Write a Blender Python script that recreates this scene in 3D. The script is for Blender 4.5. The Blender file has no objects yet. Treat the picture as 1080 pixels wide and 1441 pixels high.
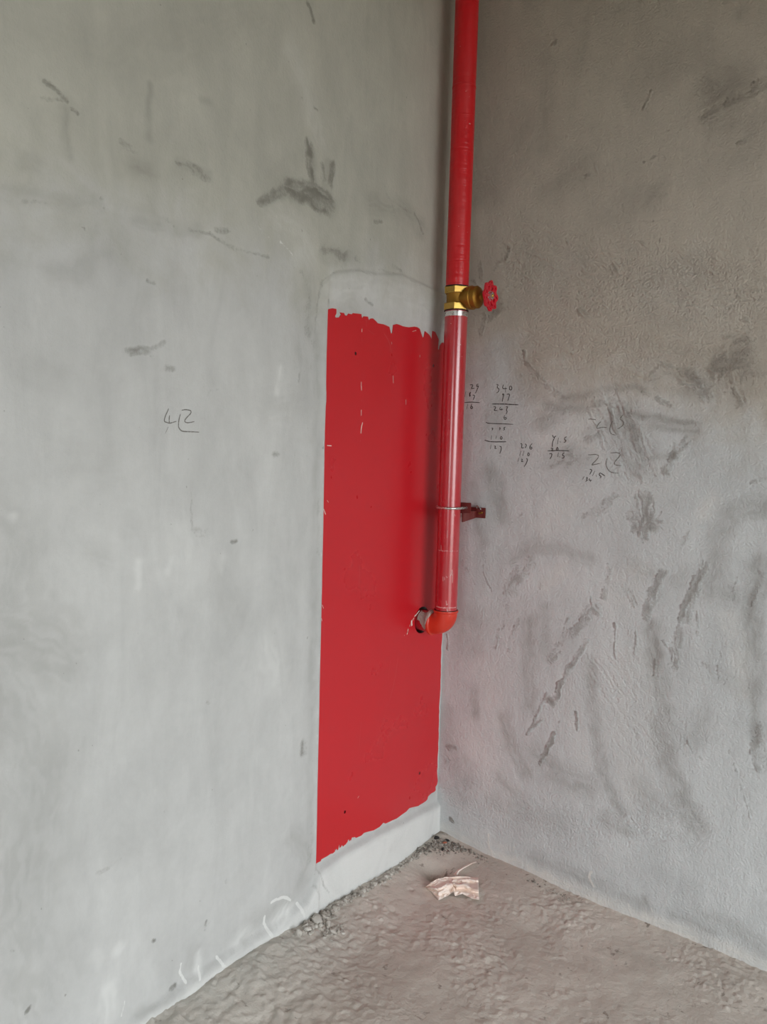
import bpy, bmesh, math, random
import numpy as np
from mathutils import Vector, Matrix

random.seed(7)
SC = bpy.context.scene
COL = SC.collection

# ------------------------------------------------------------------ camera
FPX = 1086.06                                   # focal length in pixels of a 1080 x 1441 frame
YAW, PITCH, ROLL = 2.17966643, -0.0798655826, 0.0282136708
CAM = np.array([1.38713792, -2.38847225, 1.43873063])
_fw = np.array([math.cos(PITCH) * math.cos(YAW), math.cos(PITCH) * math.sin(YAW), math.sin(PITCH)])
_r = np.cross(_fw, [0, 0, 1]); _r /= np.linalg.norm(_r)
_u = np.cross(_r, _fw)
_c, _s = math.cos(ROLL), math.sin(ROLL)
RT, UP = _c * _r + _s * _u, -_s * _r + _c * _u
cd = bpy.data.cameras.new('camera')
cam = bpy.data.objects.new('camera', cd); COL.objects.link(cam)
cd.sensor_fit = 'VERTICAL'; cd.sensor_height = 36.0
cd.lens = FPX / 1441 * 36.0
cd.clip_start = 0.02
cam.matrix_world = Matrix(((RT[0], UP[0], -_fw[0], CAM[0]), (RT[1], UP[1], -_fw[1], CAM[1]),
                           (RT[2], UP[2], -_fw[2], CAM[2]), (0, 0, 0, 1)))
SC.camera = cam

# ------------------------------------------------------------------ daylight, exposure
ROOM_X, ROOM_Y, ROOM_Z = 4.2, -5.4, 3.25        # far walls and ceiling
OPEN_Y0, OPEN_Y1, OPEN_Z0, OPEN_Z1 = -3.4, -0.85, 0.02, 2.6   # balcony opening in the wall at x = ROOM_X
world = bpy.data.worlds.new('overcast_sky'); SC.world = world
world.use_nodes = True
bg = world.node_tree.nodes['Background']
bg.inputs['Color'].default_value = (0.92, 0.97, 1.0, 1)
bg.inputs['Strength'].default_value = 8.4
pl = bpy.data.lights.new('daylight_portal', 'AREA'); pl.shape = 'RECTANGLE'
pl.size = OPEN_Z1 - OPEN_Z0; pl.size_y = OPEN_Y1 - OPEN_Y0
pl.cycles.is_portal = True
po = bpy.data.objects.new('daylight_portal', pl); COL.objects.link(po)
po.location = (ROOM_X + 0.02, (OPEN_Y0 + OPEN_Y1) / 2, (OPEN_Z0 + OPEN_Z1) / 2)
po.rotation_euler = (0, math.radians(90), 0)
WIN_X0, WIN_X1, WIN_Z0, WIN_Z1 = 1.5, 2.75, 0.95, 2.2          # small window in the back wall
pl2 = bpy.data.lights.new('window_portal', 'AREA'); pl2.shape = 'RECTANGLE'
pl2.size = WIN_X1 - WIN_X0; pl2.size_y = WIN_Z1 - WIN_Z0
pl2.cycles.is_portal = True
po2 = bpy.data.objects.new('window_portal', pl2); COL.objects.link(po2)
po2.location = ((WIN_X0 + WIN_X1) / 2, ROOM_Y - 0.02, (WIN_Z0 + WIN_Z1) / 2)
po2.rotation_euler = (math.radians(90), 0, 0)
SC.view_settings.view_transform = 'Standard'
SC.view_settings.look = 'None'
SC.view_settings.exposure = 0.0
SC.view_settings.gamma = 1.0
SC.view_settings.use_curve_mapping = False
SC.cycles.use_denoising = True
SC.cycles.diffuse_bounces = 6
SC.cycles.max_bounces = 10

# ------------------------------------------------------------------ helpers
def ray(px, py):
    return _fw * FPX + RT * (px - 540.0) - UP * (py - 720.5)

def hit(px, py, axis, c):
    """Point where the sight line through a photo pixel meets the plane axis = c."""
    d = ray(px, py)
    return CAM + d * ((c - CAM[axis]) / d[axis])

def wall_pt(wall, px, py):
    """(a, z) on a wall: a is the distance from the corner along it."""
    if wall == 'L':
        p = hit(px, py, 0, 0.0); return -p[1], p[2]
    p = hit(px, py, 1, 0.0); return p[0], p[2]

def srgb(r, g, b):
    f = lambda v: (v / 255 / 12.92) if v / 255 <= 0.04045 else ((v / 255 + 0.055) / 1.055) ** 2.4
    return (f(r), f(g), f(b), 1.0)

_tab = np.random.RandomState(11).rand(256, 256)
def vnoise(x, y, seed=0):
    x = x + seed * 37.17; y = y + seed * 91.71
    ix = np.floor(x).astype(int); iy = np.floor(y).astype(int)
    fx = x - ix; fy = y - iy
    fx = fx * fx * fx * (fx * (fx * 6 - 15) + 10); fy = fy * fy * fy * (fy * (fy * 6 - 15) + 10)
    a = _tab[ix & 255, iy & 255]; b = _tab[(ix + 1) & 255, iy & 255]
    c = _tab[ix & 255, (iy + 1) & 255]; d = _tab[(ix + 1) & 255, (iy + 1) & 255]
    return (a * (1 - fx) + b * fx) * (1 - fy) + (c * (1 - fx) + d * fx) * fy
def fbm(x, y, octv=4, seed=0, gain=0.5):
    s = 0; amp = 1; tot = 0
    for i in range(octv):
        s = s + amp * vnoise(x * 2 ** i, y * 2 ** i, seed + i); tot += amp; amp *= gain
    return s / tot - 0.5
def sstep(e0, e1, x):
    t = np.clip((x - e0) / (e1 - e0), 0, 1)
    return t * t * (3 - 2 * t)

def grid_mesh(name, P, colors=None):
    """Mesh from an (n, m, 3) array of points; colors: dict name -> (n, m, 4)."""
    n, m = P.shape[:2]
    me = bpy.data.meshes.new(name)
    me.vertices.add(n * m)
    me.vertices.foreach_set('co', P.reshape(-1).astype(np.float32))
    i = np.arange((n - 1) * (m - 1)); r = i // (m - 1); c = i % (m - 1)
    a = r * m + c
    quads = np.stack([a, a + m, a + m + 1, a + 1], 1).reshape(-1)
    nf = len(i)
    me.loops.add(nf * 4); me.loops.foreach_set('vertex_index', quads.astype(np.int32))
    me.polygons.add(nf)
    me.polygons.foreach_set('loop_start', np.arange(0, nf * 4, 4, dtype=np.int32))
    me.polygons.foreach_set('use_smooth', np.ones(nf, dtype=bool))
    me.update(calc_edges=True); me.validate()
    for k, v in (colors or {}).items():
        at = me.color_attributes.new(k, 'FLOAT_COLOR', 'POINT')
        at.data.foreach_set('color', v.reshape(-1).astype(np.float32))
    return me

def link(name, me, mat=None, parent=None, smooth=None):
    o = bpy.data.objects.new(name, me); COL.objects.link(o)
    if mat: me.materials.append(mat)
    if parent: o.parent = parent
    if smooth:
        me.polygons.foreach_set('use_smooth', [True] * len(me.polygons))
        if smooth is not True:
            me.set_sharp_from_angle(angle=math.radians(smooth))
    return o

def from_bm(name, bm, mat, parent=None, smooth=None):
    me = bpy.data.meshes.new(name); bmesh.ops.recalc_face_normals(bm, faces=bm.faces[:])
    bm.to_mesh(me); bm.free()
    return link(name, me, mat, parent, smooth)

def tag(o, label=None, cat=None, group=None, kind=None):
    if label: o['label'] = label
    if cat: o['category'] = cat
    if group: o['group'] = group
    if kind: o['kind'] = kind
    return o

def empty(name, loc):
    o = bpy.data.objects.new(name, None); o.location = loc; COL.objects.link(o)
    o.empty_display_size = 0.1
    return o

def sweep(bm, pts, radii, segs=32, caps=True, closed=False):
    """Tube of changing radius along a polyline (parallel-transported frames)."""
    pts = [Vector(p) for p in pts]; n = len(pts)
    tang = []
    for i in range(n):
        a = pts[max(i - 1, 0)]; b = pts[min(i + 1, n - 1)]
        t = b - a
        tang.append(t.normalized() if t.length > 1e-9 else tang[-1])
    nrm = tang[0].orthogonal().normalized()
    rings = []
    for i in range(n):
        nrm = (nrm - tang[i] * nrm.dot(tang[i])).normalized()
        bn = tang[i].cross(nrm)
        rr = radii[i] if hasattr(radii, '__len__') else radii
        rings.append([bm.verts.new(pts[i] + (nrm * math.cos(2 * math.pi * k / segs) + bn * math.sin(2 * math.pi * k / segs)) * rr) for k in range(segs)])
    for i in range(n - 1):
        for k in range(segs):
            bm.faces.new((rings[i][k], rings[i][(k + 1) % segs], rings[i + 1][(k + 1) % segs], rings[i + 1][k]))
    if caps:
        bm.faces.new(rings[0]); bm.faces.new(rings[-1])
    return rings

def lathe(bm, origin, axis, prof, segs=36, phase=0.0):
    """prof: (distance along axis, radius) pairs with crisp steps kept."""
    axis = Vector(axis).normalized()
    a = Vector((0, 0, 1)) if abs(axis.z) < 0.9 else Vector((1, 0, 0))
    e1 = (a - axis * a.dot(axis)).normalized(); e2 = axis.cross(e1)
    o = Vector(origin); rings = []
    for d, r in prof:
        rings.append([bm.verts.new(o + axis * d + (e1 * math.cos(phase + 2 * math.pi * k / segs) + e2 * math.sin(phase + 2 * math.pi * k / segs)) * r) for k in range(segs)])
    for i in range(len(rings) - 1):
        for k in range(segs):
            bm.faces.new((rings[i][k], rings[i][(k + 1) % segs], rings[i + 1][(k + 1) % segs], rings[i + 1][k]))
    bm.faces.new(rings[0]); bm.faces.new(rings[-1])

def box(bm, x0, x1, y0, y1, z0, z1, bev=0.0):
    v = [bm.verts.new((x, y, z)) for x in (x0, x1) for y in (y0, y1) for z in (z0, z1)]
    fs = [bm.faces.new([v[i] for i in q]) for q in ((0, 1, 3, 2), (4, 6, 7, 5), (0, 4, 5, 1), (2, 3, 7, 6), (0, 2, 6, 4), (1, 5, 7, 3))]
    if bev:
        es = list({e for f in fs for e in f.edges})
        bmesh.ops.bevel(bm, geom=es, offset=bev, segments=2, affect='EDGES')

def plate_from_outline(name, loops, thick, bev=0.0):
    """Flat plate in its local XY plane with an outline and holes; returns a mesh."""
    cu = bpy.data.curves.new(name, 'CURVE'); cu.dimensions = '2D'; cu.fill_mode = 'BOTH'
    cu.extrude = thick / 2; cu.bevel_depth = bev; cu.bevel_resolution = 1
    for lp in loops:
        sp = cu.splines.new('POLY'); sp.points.add(len(lp) - 1)
        for p, q in zip(sp.points, lp): p.co = (q[0], q[1], 0, 1)
        sp.use_cyclic_u = True
    ob = bpy.data.objects.new(name, cu); COL.objects.link(ob)
    bpy.context.view_layer.update()
    me = bpy.data.meshes.new_from_object(ob.evaluated_get(bpy.context.evaluated_depsgraph_get()))
    bpy.data.objects.remove(ob); bpy.data.curves.remove(cu)
    me.materials.clear()
    return me

# ------------------------------------------------------------------ node materials
class N:
    def __init__(self, name):
        self.m = bpy.data.materials.new(name); self.m.use_nodes = True
        self.t = self.m.node_tree; self.b = self.t.nodes['Principled BSDF']
    def node(self, typ, **kw):
        n = self.t.nodes.new(typ)
        for k, v in kw.items(): setattr(n, k, v)
        return n
    def put(self, sock, v):
        if hasattr(v, 'is_output'): self.t.links.new(v, sock)
        elif v is not None: sock.default_value = v
    def pos(self):
        if not hasattr(self, '_p'): self._p = self.node('ShaderNodeTexCoord').outputs['Object']
        return self._p
    def scaled(self, s):
        n = self.node('ShaderNodeVectorMath', operation='MULTIPLY'); self.put(n.inputs[0], self.pos()); n.inputs[1].default_value = s
        return n.outputs[0]
    def noise(self, scale, detail=4, rough=0.55, vec=None, dist=0.0):
        n = self.node('ShaderNodeTexNoise'); self.put(n.inputs['Vector'], vec or self.pos())
        n.inputs['Scale'].default_value = scale; n.inputs['Detail'].default_value = detail
        n.inputs['Roughness'].default_value = rough; n.inputs['Distortion'].default_value = dist
        return n.outputs['Fac']
    def math(self, op, a, b=None, c=None, clamp=False):
        n = self.node('ShaderNodeMath', operation=op, use_clamp=clamp)
        self.put(n.inputs[0], a)
        if b is not None: self.put(n.inputs[1], b)
        if c is not None: self.put(n.inputs[2], c)
        return n.outputs[0]
    def ramp(self, v, a, b, lo=0.0, hi=1.0):
        n = self.node('ShaderNodeMapRange', interpolation_type='SMOOTHSTEP')
        self.put(n.inputs['Value'], v)
        n.inputs['From Min'].default_value = a; n.inputs['From Max'].default_value = b
        n.inputs['To Min'].default_value = lo; n.inputs['To Max'].default_value = hi
        return n.outputs['Result']
    def mix(self, f, a, b, blend='MIX'):
        n = self.node('ShaderNodeMix', data_type='RGBA', blend_type=blend)
        self.put(n.inputs['Factor'], f)
        self.put(n.inputs[6], a); self.put(n.inputs[7], b)
        return n.outputs[2]
    def scale_col(self, col, f):
        n = self.node('ShaderNodeVectorMath', operation='SCALE'); self.put(n.inputs[0], col if hasattr(col, 'is_output') else col[:3]); self.put(n.inputs['Scale'], f)
        return n.outputs[0]
    def attr(self, name):
        n = self.node('ShaderNodeAttribute', attribute_name=name)
        s = self.node('ShaderNodeSeparateColor'); self.t.links.new(n.outputs['Color'], s.inputs[0])
        return s.outputs[0], s.outputs[1], s.outputs[2], n.outputs['Alpha']
    def axis(self, k):
        s = self.node('ShaderNodeSeparateXYZ'); self.put(s.inputs[0], self.pos()); return s.outputs[k]
    def bump(self, h, dist, strength=1.0, normal=None):
        n = self.node('ShaderNodeBump'); n.inputs['Distance'].default_value = dist; self.put(n.inputs['Strength'], strength)
        self.put(n.inputs['Height'], h)
        if normal is not None: self.put(n.inputs['Normal'], normal)
        return n.outputs[0]
    def done(self, col, rough=0.6, metal=0.0, normal=None, spec=None, coat=None):
        self.put(self.b.inputs['Base Color'], col); self.put(self.b.inputs['Roughness'], rough)
        self.put(self.b.inputs['Metallic'], metal)
        if normal is not None: self.put(self.b.inputs['Normal'], normal)
        if spec is not None: self.put(self.b.inputs['Specular IOR Level'], spec)
        if coat is not None:
            self.b.inputs['Coat Weight'].default_value = coat; self.b.inputs['Coat Roughness'].default_value = 0.19
        return self.m

def plaster(name, upper, lower, stain_col, white_col, grain, smudge_shade):
    n = N(name)
    coat, stain, white, grit = n.attr('fields')
    soft, pale, spare, _ = n.attr('tones')
    big = n.noise(1.3, 4, 0.55, dist=0.4); mid = n.noise(7, 6, 0.62, dist=0.6); fine = n.noise(45, 5, 0.65)
    sand = n.noise(150, 3, 0.6); streak = n.noise(16, 5, 0.6, vec=n.scaled((1.0, 1.0, 0.35)), dist=0.5)
    cm = n.ramp(n.math('ADD', coat, n.math('MULTIPLY', n.math('SUBTRACT', mid, 0.5), 0.9)), 0.15, 0.85)
    col = n.mix(cm, upper, lower)
    var = n.math('ADD', n.math('MULTIPLY', n.math('SUBTRACT', big, 0.5), 0.42), 1.0)
    var = n.math('ADD', var, n.math('MULTIPLY', n.math('SUBTRACT', streak, 0.5), 0.20))
    var = n.math('ADD', var, n.math('MULTIPLY', n.math('SUBTRACT', mid, 0.5), 0.26))
    var = n.math('ADD', var, n.math('MULTIPLY', n.math('SUBTRACT', fine, 0.5), 0.10))
    dg = n.noise(5, 5, 0.6, vec=n.scaled((1.6, 1.6, 0.45)), dist=1.2)
    var = n.math('ADD', var, n.math('MULTIPLY', n.math('SUBTRACT', dg, 0.5), 0.24))
    col = n.scale_col(col, var)
    # soft smudges, some with painted light falloff, and pale skim
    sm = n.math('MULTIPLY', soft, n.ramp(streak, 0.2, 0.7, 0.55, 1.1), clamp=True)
    col = n.mix(n.math('MULTIPLY', sm, smudge_shade, clamp=True), col, stain_col)
    pm = n.math('MULTIPLY', pale, n.ramp(mid, 0.2, 0.7, 0.6, 1.1), clamp=True)
    col = n.mix(n.math('MULTIPLY', pm, 0.75, clamp=True), col, white_col)
    # sharp stains with ragged rims
    gr = n.math('ADD', n.math('MULTIPLY', fine, 0.4), n.math('ADD', n.math('MULTIPLY', sand, 0.3), n.math('MULTIPLY', streak, 0.3)))
    sv = n.math('ADD', stain, n.math('MULTIPLY', n.math('SUBTRACT', gr, 0.5), 2.6))
    sv = n.math('MULTIPLY', sv, n.ramp(stain, 0.02, 0.25))
    col = n.mix(n.math('MULTIPLY', n.ramp(sv, 0.15, 1.0), n.math('MULTIPLY_ADD', stain, 0.42, 0.32), clamp=True), col, stain_col)
    wv = n.math('ADD', white, n.math('MULTIPLY', n.math('SUBTRACT', fine, 0.5), 0.6))
    col = n.mix(n.ramp(wv, 0.35, 0.65, 0.0, 0.8), col, white_col)
    # pits and specks
    speck = n.ramp(n.noise(60, 2, 0.5), 0.745, 0.79, 0.0, 0.45)
    col = n.mix(speck, col, stain_col)
    hgt = n.math('ADD', n.math('MULTIPLY', sand, n.math('MULTIPLY_ADD', grit, 1.6, 0.25)), n.math('MULTIPLY', fine, n.math('MULTIPLY_ADD', grit, 0.9, 0.45)))
    hgt = n.math('SUBTRACT', hgt, n.math('MULTIPLY', n.ramp(sv, 0.25, 0.75), 0.7))
    hgt = n.math('ADD', hgt, n.math('MULTIPLY', streak, 0.6))
    nm = n.bump(hgt, grain, 0.8)
    return n.done(col, n.ramp(mid, 0.3, 0.7, 0.72, 0.92), 0, nm, spec=0.3)

M = {}
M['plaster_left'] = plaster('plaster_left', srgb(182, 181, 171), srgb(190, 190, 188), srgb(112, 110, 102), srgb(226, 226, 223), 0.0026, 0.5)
M['plaster_right'] = plaster('plaster_right', srgb(180, 173, 162), srgb(196, 199, 199), srgb(122, 117, 110), srgb(218, 216, 210), 0.0048, 0.68)

def plain_concrete():
    n = N('bare_concrete')
    a = n.noise(1.2, 5); b = n.noise(18, 5)
    col = n.mix(n.math('MULTIPLY_ADD', b, 0.4, n.math('MULTIPLY', a, 0.6)), srgb(118, 113, 105), srgb(158, 153, 145))
    return n.done(col, 0.9, 0, n.bump(b, 0.003, 0.6))
M['concrete'] = plain_concrete()

def floor_mat():
    n = N('muddy_screed')
    grey, dark, lump, _ = n.attr('fields')
    big = n.noise(2.2, 4, dist=0.5); mid = n.noise(20, 6, 0.6); fine = n.noise(75, 5, 0.65); sand = n.noise(320, 3)
    col = n.mix(n.ramp(big, 0.3, 0.7), srgb(190, 181, 171), srgb(209, 201, 191))
    col = n.scale_col(col, n.math('MULTIPLY_ADD', n.math('SUBTRACT', mid, 0.5), 0.25, 1.0))
    col = n.mix(n.math('MULTIPLY', grey, n.ramp(mid, 0.3, 0.6, 0.3, 1.0), clamp=True), col, srgb(196, 192, 184))
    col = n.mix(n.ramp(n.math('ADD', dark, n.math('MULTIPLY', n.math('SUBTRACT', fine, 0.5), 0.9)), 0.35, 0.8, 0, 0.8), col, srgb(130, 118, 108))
    col = n.mix(n.ramp(n.noise(55, 3), 0.70, 0.78, 0, 0.4), col, srgb(140, 127, 116))
    h = n.math('ADD', n.math('MULTIPLY', mid, 0.9), n.math('ADD', n.math('MULTIPLY', fine, 0.5), n.math('MULTIPLY', sand, 0.12)))
    return n.done(col, n.ramp(mid, 0.3, 0.7, 0.55, 0.8), 0, n.bump(h, 0.006, 0.9), spec=0.35)
M['floor'] = floor_mat()

def paint(name, rgb, rough=0.3, rings=False, chips=True, dusty=0.12, coat=0.0, spec=0.5):
    n = N(name)
    a = n.noise(6, 4); b = n.noise(70, 5, 0.6); st = n.noise(30, 4, vec=n.scaled((1, 1, 0.15)))
    col = n.scale_col(srgb(*rgb), n.math('MULTIPLY_ADD', n.math('SUBTRACT', a, 0.5), 0.25, 1.0))
    col = n.mix(n.math('MULTIPLY', n.ramp(st, 0.45, 0.8), dusty, clamp=True), col, srgb(205, 165, 160))
    if chips:
        col = n.mix(n.ramp(n.noise(120, 2, 0.4), 0.77, 0.80, 0, 0.8), col, srgb(214, 190, 184))
    h = n.math('MULTIPLY', b, 0.25)
    if rings:
        w = n.noise(1.0, 3, 0.6, vec=n.scaled((4, 4, 75)))
        h = n.math('ADD', h, n.math('MULTIPLY', w, 1.0))
    nm = n.bump(h, 0.003 if rings else 0.0006, 0.7)
    return n.done(col, n.ramp(st, 0.3, 0.7, rough - 0.05, rough + 0.12), 0, nm, spec=spec, coat=coat)
M['pipe_upper'] = paint('riser_paint_upper', (204, 24, 32), 0.34, rings=True, dusty=0.05)
M['pipe_lower'] = paint('riser_paint_lower', (182, 22, 36), 0.3, dusty=0.2, coat=1.0, spec=0.6)
M['elbow'] = paint('elbow_paint', (206, 52, 32), 0.36, chips=False, dusty=0.08)
M['wheel'] = paint('handwheel_paint', (200, 24, 44), 0.38, chips=False, dusty=0.05)
M['bracket'] = paint('bracket_primer', (104, 30, 26), 0.6, chips=False, dusty=0.1)

def panel_mat():
    n = N('cabinet_red_paint')
    a = n.noise(2.5, 3)
    col = n.scale_col(srgb(198, 28, 38), n.math('MULTIPLY_ADD', n.math('SUBTRACT', a, 0.5), 0.15, 1.0))
    return n.done(col, n.ramp(n.noise(5, 4), 0.3, 0.7, 0.26, 0.36), 0, None, spec=0.6)
M['panel'] = panel_mat()

def simple(name, rgb, rough=0.6, metal=0.0, var=0.25, scale=40, bumpd=0.0008, rgb2=None, spec=None):
    n = N(name); a = n.noise(scale, 5, 0.6)
    if rgb2: col = n.mix(n.ramp(a, 0.35, 0.65), srgb(*rgb), srgb(*rgb2))
    else: col = n.scale_col(srgb(*rgb), n.math('MULTIPLY_ADD', n.math('SUBTRACT', a, 0.5), var * 2, 1.0))
    return n.done(col, n.ramp(a, 0.3, 0.7, rough - 0.06, rough + 0.06), metal, n.bump(a, bumpd, 0.5), spec=spec)
M['brass'] = simple('brass', (198, 160, 84), 0.33, 0.95, 0.12, 60, 0.0003)
M['brass_cast'] = simple('cast_brass', (158, 116, 48), 0.5, 0.85, 0.2, 160, 0.0008)
M['zinc'] = simple('bright_zinc', (214, 212, 208), 0.28, 0.9, 0.1, 80, 0.0002)
M['gasket'] = simple('black_sealant', (30, 20, 20), 0.7, 0, 0.3)
M['mortar'] = simple('mortar_smear', (176, 162, 154), 0.9, 0, 0.3, 60, 0.002)
M['drip'] = simple('white_drip', (226, 212, 202), 0.8, 0, 0.12, 60)
M['scuff'] = simple('pale_scuff', (216, 164, 162), 0.6, 0, 0.2, 90)
M['scratch'] = simple('fine_scratch', (206, 96, 94), 0.6, 0, 0.1, 60)
M['paper'] = simple('creased_paper', (246, 232, 222), 0.75, 0, 0.10, 45, 0.0018)
M['crumb'] = simple('mortar_crumb', (146, 139, 130), 0.95, 0, 0.4, 55, 0.003, (204, 199, 191))
M['crumb_dark'] = simple('dark_stone', (44, 41, 40), 0.9, 0, 0.4, 70, 0.002)
M['crumb_pale'] = simple('pale_mortar_lump', (192, 187, 179), 0.95, 0, 0.25, 50, 0.003)
M['grit'] = simple('dark_grit', (112, 106, 98), 0.95, 0, 0.4, 60, 0.003, (172, 166, 157))
M['chip'] = simple('brick_chip', (176, 108, 84), 0.9, 0, 0.25, 70, 0.002)

def ink_mat(name, rgb, cover):
    n = N(name); a = n.noise(260, 3, 0.6)
    m = n.done(srgb(*rgb), 0.8, spec=0.2)
    n.put(n.b.inputs['Alpha'], n.ramp(a, 0.5 - cover, 0.75 - cover, 0.25, 1.0))
    return m
M['pencil_dark'] = ink_mat('pencil_dark', (70, 64, 60), 0.26)
M['pencil_faint'] = ink_mat('pencil_faint', (122, 119, 113), 0.18)

# ------------------------------------------------------------------ traced marks: strokes as photo pixels, laid on the walls
def crop(x0, y0, s):
    return lambda pts: [(x0 + x / s, y0 + y / s) for x, y in pts]
L1, L2, L3 = crop(0, 0, 1.6875), crop(0, 480, 2.25), crop(0, 960, 2.25)
R4, R5, R6 = crop(640, 0, 2.4545), crop(640, 440, 2.4545), crop(600, 760, 2.25)

class Fields:
    """Scalar fields over one wall's own grid (a = along the wall from the corner, z = up)."""
    def __init__(self, wall, A, Z):
        self.w, self.A, self.Z = wall, A, Z
        self.GA, self.GZ = np.meshgrid(A, Z, indexing='ij')
        self.f = {k: np.zeros_like(self.GA) for k in ('coat', 'stain', 'white', 'grit', 'soft', 'pale')}
    def stroke(self, field, pts, width, val=1.0, blur=0.85):
        """Capsule chain through traced pixels; width in photo pixels."""
        q = [wall_pt(self.w, *p) for p in pts]
        if field == 'stain':
            if width > 5: width *= 1.3
            elif len(pts) <= 2 and math.hypot(pts[-1][0] - pts[0][0], pts[-1][1] - pts[0][1]) < 5 and val < 1.15: val *= 0.6
        if field == 'white': width *= 0.8
        s = abs(wall_pt(self.w, pts[0][0], pts[0][1] + 5)[1] - wall_pt(self.w, pts[0][0], pts[0][1] - 5)[1]) / 10
        rad = width * s / 2; ext = rad * (1 + blur) + 0.004
        if len(q) == 1: q = q * 2
        for (a0, z0), (a1, z1) in zip(q[:-1], q[1:]):
            i0, i1 = np.searchsorted(self.A, [min(a0, a1) - ext, max(a0, a1) + ext])
            j0, j1 = np.searchsorted(self.Z, [min(z0, z1) - ext, max(z0, z1) + ext])
            if i1 <= i0 or j1 <= j0: continue
            ga, gz = self.GA[i0:i1, j0:j1], self.GZ[i0:i1, j0:j1]
            da, dz = a1 - a0, z1 - z0; L = da * da + dz * dz
            t = np.clip(((ga - a0) * da + (gz - z0) * dz) / L, 0, 1) if L > 1e-12 else 0
            wp = min(0.35 * rad + 0.004, 0.011)
            wa = ga + wp * 2.2 * fbm(ga * 26, gz * 26, 3, 61); wz = gz + wp * 2.2 * fbm(ga * 26, gz * 26, 3, 67)
            d = np.hypot(wa - a0 - t * da, wz - z0 - t * dz)
            v = val * (1 - sstep(rad * (1 - blur) - 0.001, ext, d))
            if L > 1e-12 and rad > 0.004:            # dry-brush streaks that follow the stroke
                ln = math.sqrt(L); ca, cz = da / ln, dz / ln
                al = (wa * ca + wz * cz); ac = (-wa * cz + wz * ca)
                v = v * (0.58 + 0.6 * sstep(0.22, 0.75, vnoise(al * 14, ac * 130, 71) * 0.6 + vnoise(al * 45, ac * 60, 73) * 0.4))
            sub = self.f[field][i0:i1, j0:j1]
            np.maximum(sub, v, out=sub)
    def below(self, pts, soft):
        """1 under a traced boundary line, 0 above it."""
        q = sorted(wall_pt(self.w, *p) for p in pts)
        zb = np.interp(self.A, [p[0] for p in q], [p[1] for p in q])
        return sstep(-soft, soft, zb[:, None] - self.GZ)
    def colors(self):
        f = self.f; one = np.ones_like(self.GA)
        return {'fields': np.stack([f['coat'], f['stain'], f['white'], f['grit']], -1),
                'tones': np.stack([f['soft'], f['pale'], 0 * one, one], -1)}

def lines(fine_to, step, far, cstep=0.08, start=0.0):
    a = np.arange(start, fine_to, step)
    return np.concatenate([a, np.arange(fine_to, far, cstep), [far]])
Z_LINES = np.concatenate([np.arange(-0.12, 3.06, 0.0042), np.arange(3.06, ROOM_Z, 0.05), [ROOM_Z]])

PIPE_X, PIPE_Y, ELBOW_Z = 0.0947, -0.1498, 0.858

# ------------------------------------------------------------------ left wall
A_L = lines(1.95, 0.0042, -ROOM_Y, start=-0.0168)
FL = Fields('L', A_L, Z_LINES)
f = FL.f
f['coat'][:] = FL.below([(0, 285), (140, 290), (200, 318), (330, 348), (390, 362), (440, 415), (455, 440), (470, 400), (520, 388), (560, 388), (615, 412)], 0.30)
S = FL.stroke
for pts, w, v in [                                   # dark trowel smears on the upper wall
    ([(735, 345), (742, 425)], 11, 1.0), ([(792, 390), (786, 432)], 11, .85), ([(765, 395), (772, 465)], 7, .8),
    ([(620, 482), (655, 462), (690, 438)], 11, .75), ([(690, 438), (735, 445), (785, 480)], 17, 1.0), ([(700, 455), (770, 500)], 14, .9), ([(775, 490), (785, 515)], 8, .7),
    ([(108, 195), (135, 212), (160, 242)], 5, .9), ([(100, 234), (135, 238), (160, 242)], 4, .6), ([(170, 262), (182, 270)], 4, .9),
    ([(425, 385), (462, 398), (480, 410)], 9, .75), ([(462, 410), (500, 424)], 8, .75), ([(288, 335), (312, 346)], 6, .6), ([(290, 350), (330, 362)], 5, .45),
    ([(732, 10), (745, 44)], 6, .9), ([(677, 3), (682, 8)], 4, .7), ([(748, 257), (756, 262)], 4, .8), ([(890, 524), (908, 525)], 4, .9),
    ([(768, 600), (820, 604)], 14, .62), ([(845, 612), (855, 618)], 5, .7), ([(450, 545), (500, 556), (560, 590), (640, 610)], 4, .6),
    ([(920, 460), (950, 490), (985, 510)], 5, .5), ([(985, 505), (1005, 552)], 3, .7), ([(930, 480), (945, 520)], 3, .5),
    ([(240, 470), (246, 490)], 4, .6), ([(60, 480), (130, 485), (180, 495)], 5, .4), ([(400, 520), (440, 545)], 9, .45), ([(515, 545), (545, 550)], 6, .5),
    ([(355, 668), (370, 671)], 4, .9), ([(720, 650), (735, 700), (730, 760)], 9, .5), ([(690, 770), (695, 776)], 3, .7), ([(782, 712), (784, 718)], 3, 1.0),
    ([(762, 668), (790, 645), (850, 640), (885, 655), (905, 640), (950, 650), (1015, 690)], 2.4, .42), ([(935, 630), (955, 645)], 5, .7), ([(865, 712), (885, 724)], 3, .7),
    ([(765, 665), (756, 720), (748, 790)], 3, .5)]:
    S('stain', L1(pts), w, v)
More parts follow.
